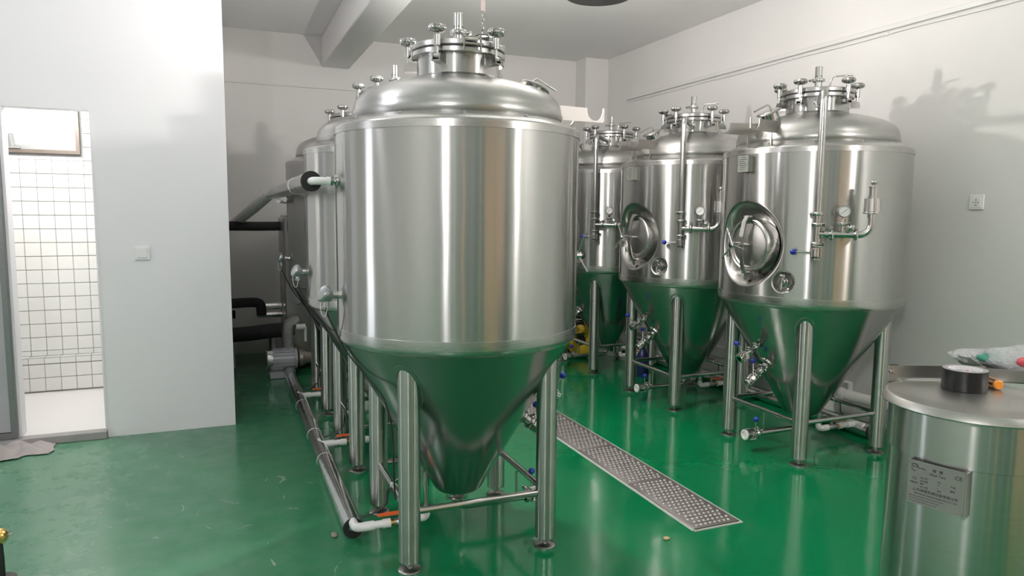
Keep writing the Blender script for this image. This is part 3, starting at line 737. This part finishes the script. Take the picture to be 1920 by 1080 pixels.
# ---- place the tanks
GRP = 'conical fermentation tanks'
left = [(1.0, 3.095), (1.0, 4.33), (1.0, 5.56)]
right = [(3.485, 3.485), (3.485, 4.755), (3.50, 6.06)]
left_lab = ['tall steel conical tank nearest the camera, its four legs in full view',
            'steel conical tank directly behind the nearest one in the row by the washroom',
            'farthest steel conical tank in the row by the washroom, mostly hidden behind the other two']
right_lab = ['steel conical tank with open-framed round manway at the front of the right wall row',
             'middle steel conical tank of the row along the right wall',
             'farthest steel conical tank of the right wall row, beside the yellow reel']
tanks = []
for i, (x, y) in enumerate(left):
    t = tank if i == 0 else copy_tree(tank)
    t.location = (x, y, 0); t['label'] = left_lab[i]; t['group'] = GRP; tanks.append(t)
for i, (x, y) in enumerate(right):
    t = copy_tree(tank); t.location = (x, y, 0); t.rotation_euler = (0, 0, pi); t.scale = (1.02,)*3
    t['label'] = right_lab[i]; t['group'] = GRP; tanks.append(t)
# sixth swing bolt: on the right hand lids it sits next to the dome port, on the left hand lids at the rear
def add_bolt(t, deg):
    b0 = [c for c in t.children if c.name.startswith('swing_bolt')][0]
    c = copy_tree(b0, t); c.rotation_euler = (0, 0, rad(deg-20))
for t in tanks[:3]:
    for c in t.children:
        if c.name.startswith('lid'):
            for g in c.children:
                if g.name.startswith('lid_handle'): g.rotation_euler = (0, 0, rad(-65))
for i, t in enumerate(tanks): add_bolt(t, 335 if i > 2 else 55)

# ------------------------------------------------------------------ insulated pipes on the left
p = thing('insulated_floor_pipe', 'long foil-clad insulated pipe lying on the floor along the left tank row', 'pipe', (.517, 3.165, 0))
MB().tube([(0, 0, .077-.028), (.0, 1.4, .049), (.005, 2.9, .049), (.01, 3.38, .049)], .047, 28).build('foil_cladding', M['foil'], p)
MB().lathe([(.019, -.001), (.046, -.001), (.0465, -.004), (.046, -.007), (.019, -.007)], 32, axisM((0, 0, .049), (0, 1, 0))).build('foam_end', M['black'], p)
for y in (.95, 1.45, 2.2): MB().lathe([(.0472, -.003), (.0482, -.003), (.0482, .003), (.0472, .003)], 28, axisM((0, y, .049), (0, 1, 0))).build('tie_band', M['tie'], p)
MB().tube(smooth([(.01, 3.34, .05), (.012, 3.46, .09), (.015, 3.50, .2), (.012, 3.50, .32), (.015, 3.50, .42), (.04, 3.52, .47), (.10, 3.55, .48)]), .052, 20).build('flexible_riser', M['foilflex'], p)
p = thing('insulated_upper_pipe', 'foil-clad insulated pipe with black foam end at shoulder height beside the left tanks', 'pipe', (.363, 3.165, 1.622))
MB().tube([(0, 0, 0), (0, .8, .0), (-.005, 1.7, -.003), (-.01, 2.6, -.0)], .043, 28).build('foil_cladding', M['foil'], p)
MB().lathe([(.015, -.001), (.0435, -.001), (.044, -.004), (.0435, -.007), (.015, -.007)], 32, axisM((0, 0, 0), (0, 1, 0))).build('foam_end', M['black'], p)
for y in (.62, 1.2, 2.0): MB().lathe([(.0432, -.003), (.0444, -.003), (.0444, .003), (.0432, .003)], 28, axisM((0, y, 0), (0, 1, 0))).build('tie_band', M['tie'], p)
MB().tube([(-.01, 2.55, 0), (-.02, 2.65, -.01), (-.10, 3.3, -.11), (-.26, 4.45, -.28)], .045, 20).build('grey_lagging', paint('grey_pipe_lagging', (.60, .60, .59), 12, .1), p)
MB().tube([(.03, 2.3, -.055), (.15, 2.9, -.06)], .018, 14).build('branch_pipe', M['foil'], p)

# glycol tank, its insulated lines and the pump
gt = thing('glycol_tank', 'dark grey steel coolant tank at the back left behind the tank row', 'tank', (.53, 6.86, 0))
MB().box((.42, .3, .74), (.84, .6, 1.38), bev=.012).build('tank_body', M['darkfit'], gt)
for x, y in ((.05, .05), (.79, .05), (.05, .55), (.79, .55)): MB().cyl((x, y, 0), (x, y, .06), .03, 16).build('foot', M['pipe'], gt)
MB().box((.42, .3, 1.44), (.80, .56, .025), bev=.008).build('tank_cover', M['dome'], gt)
for z in (.66, 1.06):
    f = MB(); f.cyl((.12, -.0, z), (.12, -.05, z), .012, 12); f.lathe([(0, 0), (.03, .0), (.032, .012), (.032, .03), (0, .034)], 20, axisM((.12, -.045, z), (-.5, -1, .2))); f.build('sensor_head', M['zinc'], gt)
b_ = thing('black_overhead_pipe', 'black foam insulated pipe entering the coolant tank at chest height', 'pipe', (.53, 7.1, 1.345))
MB().tube([(-.46, 0, -.0), (-.2, 0, -.002), (-.005, 0, 0)], .043, 20).build('foam_sleeve', M['black'], b_)
MB().cyl((-.03, 0, 0), (0, 0, 0), .022, 14).build('pipe_stub', M['pipe'], b_)
b_ = thing('black_elbow_pipe', 'black foam insulated elbow pipe above the pump at the back left', 'pipe', (.1, 7.1, .62))
MB().tube(smooth([(-.045, .0, 0), (.1, 0, .005), (.19, 0, 0), (.225, -.01, -.03), (.232, -.01, -.12)]), .046, 18).build('foam_sleeve', M['black'], b_)
MB().tube([(-.045, .12, -.12), (-.0, .12, -.12)], .04, 14).build('pipe_stub', M['black'], b_)
f = MB(); f.cyl((.20, .06, -.045), (.42, .06, -.045), .032, 18); f.cyl((.19, .0, -.12), (.42, .0, -.12), .026, 18); f.build('steel_stubs', M['foil'], b_)
b_ = thing('black_low_pipe', 'thick black foam pipe running low behind the pump at the back left', 'pipe', (.06, 6.75, .39))
MB().tube(smooth([(0, 0, -.01), (.15, 0, -.005), (.32, 0, .01), (.46, 0, .015), (.52, -.005, .03)]), .066, 20).build('foam_sleeve', M['black'], b_)
f = MB(); f.cyl((.54, -.14, .055), (.62, -.14, .055), .026, 14); f.cyl((.62, -.14, .055), (.62, -.14, -.08), .012, 12); f.build('plastic_tee', M['pvc'], b_)
pu = thing('circulation_pump', 'grey electric pump motor on the floor at the back left', 'pump', (.34, 6.62, 0))
MB().lathe([(0, 0), (.085, 0), (.095, .008), (.095, .03), (.088, .035), (.088, .235), (.094, .24), (.094, .26), (.06, .27), (0, .27)], 28, axisM((0, 0, .16), (1, 0, 0))).build('motor_casing', M['motor'], pu)
f = MB()
for k in range(18): f.box((.135, 0, .092), (.19, .004, .012), Matrix.Translation((0, 0, .16)) @ Matrix.Rotation(k*pi/9, 4, 'X'))
f.build('cooling_fins', M['motor'], pu)
MB().box((.13, 0, .03), (.22, .2, .06), bev=.006).build('pump_base', M['motor'], pu)
MB().lathe([(.03, 0), (.075, .01), (.08, .04), (.055, .075), (.05, .12), (.0, .12)], 24, axisM((.27, 0, .16), (1, 0, 0))).build('pump_head', mat('tan_cast_iron', (.30, .27, .24), .45, .6), pu)
MB().lathe([(.0, -.004), (.06, -.004), (.096, .006), (.098, .05), (.094, .05)], 28, axisM((0, 0, .16), (1, 0, 0))).build('fan_cover', M['fit'], pu)
sh = tag(MB().box((.25, 7.35, .30), (.40, .5, .02), bev=.004).build('low_shelf', M['doorpane']), 'low grey shelf against the back wall behind the pump', 'shelf')
for x, y in ((.07, 7.12), (.43, 7.12), (.07, 7.58), (.43, 7.58)): MB().box((x, y, .145), (.03, .03, .29)).build('shelf_leg', M['doorpane'], sh)

# right hand floor pipe and white waste pipe along the wall
p = thing('insulated_wall_side_pipe', 'foil-clad insulated pipe on the floor behind the right tank row', 'pipe', (4.0, 3.38, 0))
MB().tube([(0, 0, .049), (0, 1.5, .049), (0, 3.9, .049)], .047, 24).build('foil_cladding', M['foil'], p)
MB().lathe([(.019, -.001), (.046, -.001), (.0465, -.004), (.046, -.007), (.019, -.007)], 32, axisM((0, 0, .049), (0, 1, 0))).build('foam_end', M['black'], p)
wpp = thing('white_waste_pipe', 'white plastic waste pipe with ribbed joints low on the right wall', 'pipe', (4.19, 3.3, .19))
MB().tube(smooth([(.03, -.8, 0), (.03, 0, 0), (.02, .3, 0), (-.01, .42, .005), (-.05, .55, .01), (-.10, .66, .01)]), .04, 18).build('pipe_run', M['ppr'], wpp)
for t in (0, 1):
    q = Vector((-.03-.02*t*1.6, .48+.07*t, .008)); MB().lathe([(.04, -.016), (.047, -.014), (.047, .014), (.04, .016)], 22, axisM(q, (-.5, 1, 0))).build('joint_collar', M['ppr'], wpp)
for y in (-.6, .1): MB().box((.055, y, -.03), (.09, .03, .02)).build('pipe_bracket', M['trim'], wpp)
tag(MB().box((XR-.03, 5.6, .22), (.05, 3.6, .10), bev=.006).build('wall_trunking', M['wall']), 'grey cable trunking low on the right wall behind the tanks', 'trunking')

# yellow reel behind the far right tank
rl_ = thing('cable_reel', 'yellow and black round reel standing under the farthest right tank', 'reel', (3.42, 6.45, 0), rad(-28), None, .75)
rM = axisM((0, 0, .26), (0, -1, 0))
MB().lathe([(.10, -.09), (.245, -.09), (.255, -.08), (.255, -.06), (.235, -.055), (.12, -.05), (.12, .05), (.235, .055), (.255, .06), (.255, .08), (.245, .09), (.21, .09)], 40, rM).build('drum', M['rubber'], rl_)
MB().lathe([(.21, .088), (.18, .097), (.08, .099), (.07, .095)], 40, rM).build('yellow_disc', M['yellow'], rl_)
MB().lathe([(.07, .094), (.065, .11), (0, .112)], 24, rM).build('hub', M['rubber'], rl_)
f = MB(); f.tube(smooth([(-.2, .12, .0), (-.2, .0, .012), (-.2, -.14, .0)]), .012, 8); f.tube(smooth([(.2, .12, .0), (.2, .0, .012), (.2, -.14, .0)]), .012, 8)
f.tube([(-.2, .0, .01), (-.14, .0, .45), (-.08, 0, .56), (.08, 0, .56), (.14, 0, .45), (.2, 0, .01)], .012, 8); f.build('stand', M['zinc'], rl_)
MB().cyl((-.07, 0, .56), (.07, 0, .56), .02, 14).build('carry_grip', M['rubber'], rl_)
bk = thing('blue_bottle', 'dark blue bottle on the floor behind the middle right tank', 'bottle', (3.55, 5.9-.42, 0))
MB().lathe([(0, 0), (.05, 0), (.055, .01), (.055, .20), (.03, .25), (.018, .26), (.018, .30), (0, .30)], 20).build('bottle_body', mat('dark_blue_plastic', (.01, .02, .09), .35), bk)
MB().lathe([(0, .30), (.022, .295), (.022, .33), (0, .33)], 16).build('cap', M['blue'], bk)

# ------------------------------------------------------------------ lamps
def dish_lamp(name, label, loc, drop, bare=False):
    t = thing(name, label, 'lamp', loc, 0, None)
    if bare:
        f = MB(); f.lathe([(0, .12), (.035, .12), (.04, .13), (.04, .17), (.02, .18), (0, .18)], 20); f.cyl((0, 0, .17), (0, 0, drop), .006, 8); f.lathe([(0, drop-.02), (.05, drop-.02), (.05, drop), (0, drop)], 20)
        f.build('bulb_holder', M['lampblack'], t); return t
    MB().lathe([(0, .0), (.20, 0), (.21, .006), (.21, .035), (.205, .038), (.20, .012), (0, .010)], 48).build('shade_dish', M['lampblack'], t)
    f = MB()
    for k in range(3): f.tube([(.205*cos(k*2.094), .205*sin(k*2.094), .03), (.03*cos(k*2.094), .03*sin(k*2.094), .30)], .006, 8)
    f.lathe([(0, .27), (.045, .27), (.05, .28), (.05, .32), (.02, .34), (0, .34)], 20); f.cyl((0, 0, .33), (0, 0, drop), .006, 8); f.lathe([(0, drop-.02), (.05, drop-.02), (.05, drop), (0, drop)], 20)
    f.build('hanger', M['lampblack'], t)
    return t
dish_lamp('pendant_lamp', 'black rimmed pendant lamp at the top edge above the aisle', (2.2, 4.0, 2.82), ZC-2.82)
for i, (k, nm) in enumerate((('ceiling_lamp_light_a', 'behind the camera on the right'), ('ceiling_lamp_light_b', 'behind the camera on the left'), ('ceiling_lamp_light_c', 'high over the left floor in front of the washroom'))):
    x, y, z = LAMPS[k][0]; dish_lamp('pendant_lamp', 'bare bulb pendant lamp '+nm, (x, y, z-.02), ZC-z+.02, True)
wl = thing('washroom_lamp', 'round white lamp on the washroom ceiling', 'lamp', (-1.10, 5.62, 2.565))
MB().lathe([(0, .035), (.12, .035), (.125, .02), (.12, .015), (0, .015)], 32).build('lamp_base', M['trim'], wl)
# work lamp on a chain behind the nearest tank's lid
HL = (1.425, 3.95, 2.325)
h = thing('chain_hung_lamp', 'small lamp hung on a chain from the ceiling behind the nearest lid', 'lamp', HL)
MB().lathe([(.112, .0), (.12, .004), (.12, .014), (.112, .018), (.110, .009), (.112, 0)], 36).build('lamp_rim', M['darkfit'], h)
f = MB()
for k in range(5):
    a = k*2*pi/5+.3; f.tube(smooth([(.115*cos(a), .115*sin(a), .012), (.105*cos(a), .105*sin(a), .10), (.02*cos(a), .02*sin(a), .145)]), .007, 8)
f.build('cage_arm', M['fit'], h)
MB().lathe([(0, .085), (.022, .085), (.030, .10), (.030, .14), (.035, .16), (.045, .167), (.045, .174), (.02, .178), (0, .178)], 24).build('driver_housing', M['lampblack'], h)
MB().tube([(0, 0, .178)]+[(0, .014*sin(t), .20-.014*cos(t)) for t in [i*.45 for i in range(10)]]+[(0, 0, .22)], .003, 8).build('hook', M['pipe'], h)
z = .222; k = 0
link_me = MB().tube([(.008*cos(t), 0, .014*sin(t)) for t in [2*pi*i/14 for i in range(15)]], .0024, 6).data('chain_link', M['pipe'])
while z < .29:
    c = link('chain_link', link_me, h); c.location = (0, 0, z+.008); c.rotation_euler = (0, 0, (k % 2)*pi/2+.5); z += .0225; k += 1
MB().box((0, 0, (z+ZC-HL[2])/2), (.024, .006, ZC-HL[2]-z)).build('strap', mat('pale_pink_strap', (.55, .46, .44), .7), h)

# ------------------------------------------------------------------ alkali tank at the right with the things on its lid
CX, CY, RB, RL, ZL = 1.643, 1.106, .177, .196, 1.06
ct = thing('alkali_tank', 'small round steel alkali tank with a flat lid in the right foreground', 'tank', (CX, CY, 0))
MB().lathe([(0, .10), (.03, .12), (.14, .18), (RB-.004, .21), (RB, .22), (RB-.001, .945), (RB+.003, .947), (RB+.003, 1.05), (RB, 1.052)], 96).build('tank_body', M['shell'], ct)
lo = MB().lathe([(RB-.004, ZL-.01), (RB+.008, ZL-.006), (RL, ZL-.006), (RL+.001, ZL-.003), (RL-.007, ZL+.0115), (RL-.010, ZL+.0133), (.184, ZL+.0135), (.180, ZL+.0115), (.10, ZL+.0125), (0, ZL+.013)], 96).build('lid', M['plate'], ct)
for k in range(4):
    a = pi/4+k*pi/2; MB().cyl((.12*cos(a), .12*sin(a), .0), (.12*cos(a), .12*sin(a), .2), .018, 16).build('leg', M['leg'], ct)
# hinge bracket and flat bar at the back of the lid
Mb = Matrix.Translation((1.600-CX, 1.303-CY, ZL+.013)) @ Matrix.Rotation(-yaw-.04, 4, 'Z')
hb = MB().box((.006, 0, .018), (.026, .004, .046), Mb, bev=.004); hb.build('hinge_plate', M['plate'], ct)
f = MB(); f.cyl(Mb @ Vector((0, -.004, .024)), Mb @ Vector((0, -.012, .024)), .0075, 12); f.cyl(Mb @ Vector((0, -.012, .024)), Mb @ Vector((0, -.022, .024)), .0045, 10); f.cyl(Mb @ Vector((.017, .0, .0)), Mb @ Vector((.030, 0, .0)), .003, 8); f.build('hinge_bolt', M['fit'], ct)
MB().box((.125, .010, .0215), (.24, .003, .032), Mb).build('lid_bar', M['plate'], ct)
# nameplate on its bracket
aN = rad(-164); nd_ = Vector((cos(aN), sin(aN), 0)); nt_ = Vector((-sin(aN), cos(aN), 0))
NW, NH = .121, .100
nM = Matrix(((nt_.x, 0, nd_.x, 0), (nt_.y, 0, nd_.y, 0), (0, 1, 0, 0), (0, 0, 0, 1)))
nM = Matrix.Translation(nd_*.190+Vector((0, 0, .8955))) @ nM @ Matrix.Rotation(rad(.5), 4, 'Z')
npo = MB(); npo.box((0, 0, 0), (NW, NH, .002), nM); npo.box((NW/2-.0015, 0, -.016), (.003, NH, .032), nM); npo.box((-NW/2+.001, 0, -.016), (.002, NH, .032), nM)
npo = npo.build('name_plate', M['tag'], ct)
npr = MB(); npr.box((NW/2-.006, 0, .0014), (.0022, NH, .001), nM); npr.box((0, NH/2-.0015, .0014), (NW, .0015, .001), nM); npr.build('plate_rim', M['plate'], npo)
def T_(s, size, x, y, align='CENTER', name='plate_lettering'): return text(name, s, size, nM @ Matrix.Translation((x, y, .0014)), M['ink'], npo, .0001, align)
T_('碱  罐', .0085, .001, .036); T_('Alkali Tank', .0075, .001, .0265); T_('CE', .0125, .043, .033)
T_('山东源景机械设备有限公司', .0078, -.002, -.0165)
T_('Shandong Yuanjing Equipment Co., Ltd', .0056, -.001, -.0245)
T_('Note: this equipment must not be used beyond', .0037, -.056, -.0315, 'LEFT'); T_('its rated pressure and temperature range', .0037, -.056, -.0375, 'LEFT'); T_('keep clean and dry when not in service', .0037, -.056, -.0435, 'LEFT')
for i, (a_, b2) in enumerate((('设计压力', 'MPa'), ('设计温度', '℃'), ('容积', 'L'), ('出厂日期', ''))):
    T_(a_, .0042, -.034, .013-i*.0068, 'LEFT'); T_(b2 or '编号', .0042, .002, .013-i*.0068, 'LEFT')
T_('产品', .005, .028, .010, 'LEFT'); T_('编号', .005, .028, .000, 'LEFT')
T_('TS', .009, -.047, .008); T_('质量安全', .0042, -.047, -.001)
lg = MB()
def stroke(pts, w0): lg.tube([nM @ Vector((x, y, .0012)) for x, y in pts], w0, 5)
stroke([(-.054, .0365), (-.049, .0345), (-.044, .0375), (-.038, .034), (-.031, .0355), (-.024, .0335)], .0007)
stroke([(-.0495+.0075*cos(t)+.003, .035+.0075*sin(t)) for t in [.3+i*.25 for i in range(10)]], .0011)
stroke([(-.0495+.0085*cos(t)+.004, .0345+.0085*sin(t)) for t in [3.4+i*.2 for i in range(8)]], .0007)
lg.build('plate_logo', M['ink'], npo)
# tape roll
TZ = ZL+.0130
tx, ty = 1.692, 1.169
tp = thing('tape_roll', 'roll of black tape with white printed core lying on the small tank lid', 'tape', (tx, ty, TZ), rad(-20)); tp.scale = (.89, .89, 1.12)
RT = .0555; HT = .0455
MB().lathe([(.0415, 0), (RT-.001, 0), (RT, .001), (RT, HT-.001), (RT-.001, HT-.0004), (.0415, HT-.0004)], 56).build('tape_winding', M['tapeblack'], tp)
MB().lathe([(.0413, HT-.0003), (RT-.0012, HT-.0003), (RT-.0012, HT), (.0413, HT)], 56).build('tape_edge', M['tapeedge'], tp)
co = MB().lathe([(.0412, 0), (.0412, HT), (.0395, HT), (.0395, 0), (.0412, 0)], 56).build('card_core', M['tapecore'], tp)
MB().lathe([(.0394, .001), (0, .001)], 40).build('core_shadow', M['plate'], tp) if False else None
blueink = mat('blue_grey_print', (.10, .10, .22), .6); redink = mat('red_print', (.6, .05, .06), .6)
for k in range(6):
    aC = rad(60*k+75)
    nrm = Vector((-cos(aC), -sin(aC), 0)); tn = Vector((-sin(aC), cos(aC), 0))*-1
    for row, zz in ((0, .034), (1, .016)):
        aR = aC+(rad(30) if row else 0)
        for q, ch in enumerate('质量保证'):
            aq = aR+rad(9)*(1.6-q)*-1*-1
            nrm = Vector((-cos(aq), -sin(aq), 0)); tn = Vector((sin(aq), -cos(aq), 0))
            mx = Matrix(((tn.x, 0, nrm.x, .0393*cos(aq)), (tn.y, 0, nrm.y, .0393*sin(aq)), (0, 1, 0, zz), (0, 0, 0, 1)))
            text('core_lettering', ch, .0058, mx, blueink, co, .0001)
        aq = aR-rad(9)*3.0
        nrm = Vector((-cos(aq), -sin(aq), 0)); tn = Vector((sin(aq), -cos(aq), 0))
        mx = Matrix(((tn.x, 0, nrm.x, .0392*cos(aq)), (tn.y, 0, nrm.y, .0392*sin(aq)), (0, 1, 0, zz), (0, 0, 0, 1)))
        sq = MB()
        for (cx_, cy_, w_, h_) in ((-.0028, 0, .0009, .0065), (.0028, 0, .0009, .0065), (0, .0028, .0065, .0009), (0, -.0028, .0065, .0009), (0, 0, .0032, .001), (0, 0, .001, .0032)): sq.box((cx_, cy_, 0), (w_, h_, .0002), mx)
        sq.build('core_emblem', redink, co)
# screwdriver
sd = thing('screwdriver', 'orange and black screwdriver handle on the small tank lid behind the tape', 'screwdriver', (1.762, 1.129, TZ+.0125), 0)
dsd = Vector((-.0, 1, 0)).normalized(); dsd = Vector((.05, .10, 0)).normalized()
MB().lathe([(0, 0), (.009, 0), (.0115, .002), (.0118, .006), (.0105, .010)], 20, axisM((0, 0, 0), dsd)).build('orange_cap', mat('orange_grip', (.85, .30, .03), .4), sd)
MB().lathe([(.0108, .009), (.0112, .02), (.0108, .05), (.008, .06), (.009, .075), (.006, .082), (0, .082)], 20, axisM((0, 0, 0), dsd)).build('black_grip', M['rubber'], sd)
f = MB()
for k in range(6): f.box((.0108, 0, .035), (.0015, .003, .05), axisM((0, 0, 0), dsd) @ Matrix.Rotation(k*pi/3+.5, 4, 'Z'))
f.build('grip_stripe', mat('orange_stripe', (.75, .25, .03), .4), sd)
MB().cyl(dsd*.08, dsd*.16, .003, 10).build('shaft', M['fit'], sd)
# tray with plastic bags behind the lid
ty_ = thing('steel_tray', 'shallow steel tray holding plastic bags behind the small tank lid', 'tray', (1.823, 1.205, TZ), rad(-41))
f = MB(); tl, tw_, th_ = .36, .26, .034
f.box((tl/2, tw_/2, .0015), (tl, tw_, .003)); f.box((tl/2, .001, th_/2), (tl, .002, th_)); f.box((tl/2, tw_-.001, th_/2), (tl, .002, th_)); f.box((.001, tw_/2, th_/2), (.002, tw_, th_)); f.box((tl-.001, tw_/2, th_/2), (.002, tw_, th_))
f.build('tray_pan', M['darkfit'], ty_)
def crumple(name, c, size, seed, ma, parent, amp=.35, sub=4):
    import bmesh
    rnd = random.Random(seed); bm = bmesh.new(); bmesh.ops.create_icosphere(bm, subdivisions=sub, radius=1)
    dirs = [(Vector((rnd.gauss(0, 1), rnd.gauss(0, 1), rnd.gauss(0, 1))).normalized(), rnd.uniform(2, 7), rnd.uniform(0, 6)) for _ in range(14)]
    for v_ in bm.verts:
        n_ = v_.co.normalized(); s = sum(abs(sin(n_.dot(d_)*k_+p_)) for d_, k_, p_ in dirs)/len(dirs)
        r_ = 1+amp*(s-.6)*2.2
        v_.co = Vector((n_.x*size[0]*r_, n_.y*size[1]*r_, max(-.5, n_.z)*size[2]*r_))+Vector(c)
    me = bpy.data.meshes.new(name); bm.to_mesh(me); bm.free(); me.materials.append(ma)
    for p_ in me.polygons: p_.use_smooth = True
    return link(name, me, parent)
bg = thing('plastic_bag', 'crumpled clear plastic bag with red and green print in the steel tray', 'bag', (1.823, 1.205, TZ+.004), rad(-41))
crumple('bag_film', (.18, .15, .028), (.14, .085, .044), 3, M['bag'], bg)
crumple('green_print', (.055, .15, .030), (.038, .03, .014), 5, M['baggreen'], bg, .5, 3)
crumple('red_print', (.115, .078, .038), (.026, .022, .014), 9, M['bagred'], bg, .4, 3)
crumple('bag_film', (.05, .20, .024), (.085, .06, .020), 13, M['bag'], bg, .5)

# ------------------------------------------------------------------ rag, brass-topped post and floor litter
rg = MB(); nx, ny = 46, 30; vv = []; ff = []
rnd = random.Random(4)
wv = [(rnd.uniform(6, 26), rnd.uniform(6, 26), rnd.uniform(0, 6), rnd.uniform(.3, 1)) for _ in range(8)]
def hz(x, y): return sum(a_*sin(kx*x+ky*y+p_) for kx, ky, p_, a_ in wv)/4
for j in range(ny):
    for i in range(nx):
        x = -.40+.62*i/(nx-1); y = -.16+.29*j/(ny-1)
        ed = min(i, nx-1-i, j, ny-1-j)/8.
        z = .008+.085*(.35+.9*abs(hz(x, y)))*min(1, ed)*(1.0 if x > -.3 else .8)
        if i > nx*.72: z *= .6
        vv.append((x+.015*hz(y*2, x), y+.03*sin(x*9)+.02*hz(x*3, 1)+(.03 if i > 34 else 0)*(j/ny-.5)*-2, z))
for j in range(ny-1):
    for i in range(nx-1): ff.append((j*nx+i, j*nx+i+1, (j+1)*nx+i+1, (j+1)*nx+i))
rag = tag(rg.add(vv, ff).build('cleaning_rag', M['rag'], None, 80), 'crumpled pinkish grey cleaning rag on the washroom step', 'rag')
rag.location = (-1.235, 5.06, .003)
bs = thing('brass_topped_post', 'dark slim post with a brass ball top at the left edge', 'post', (-.865, 3.30, 0))
MB().lathe([(0, 0), (.05, 0), (.05, .008), (.012, .014), (.012, .10), (.010, .155), (0, .155)], 20).build('post', M['lampblack'], bs)
MB().sphere((0, 0, .185), .032).build('brass_ball', M['brass'], bs)
MB().cyl((.028, 0, .187), (.046, 0, .19), .004, 8).build('pin', M['fit'], bs)
litter = [(628, 985, .03), (245, 990, .008), (1246, 997, .018), (480, 940, .01), (515, 760, .012), (520, 775, .014)]
def pix_floor(px, py):
    d_ = r2*((px-960)/F_PX)-u2*((py-540)/F_PX)+fw; return Vector((0, 0, CAM_H))+d_*(-CAM_H/d_.z)
tag(crumple('dry_leaf', (0, 0, 0), (.014, .03, .004), 21, mat('dry_leaf', (.25, .22, .17), .8), None, .5, 2), 'small dry leaf scrap beside the floor pipe end', 'litter').location = (.44, 3.22, .004)
tag(crumple('paper_scrap', (0, 0, 0), (.016, .013, .007), 22, mat('tan_paper', (.42, .35, .18), .8), None, .5, 2), 'tiny tan paper scrap on the floor near the end of the drain', 'litter').location = (1.86, 2.63, .004)
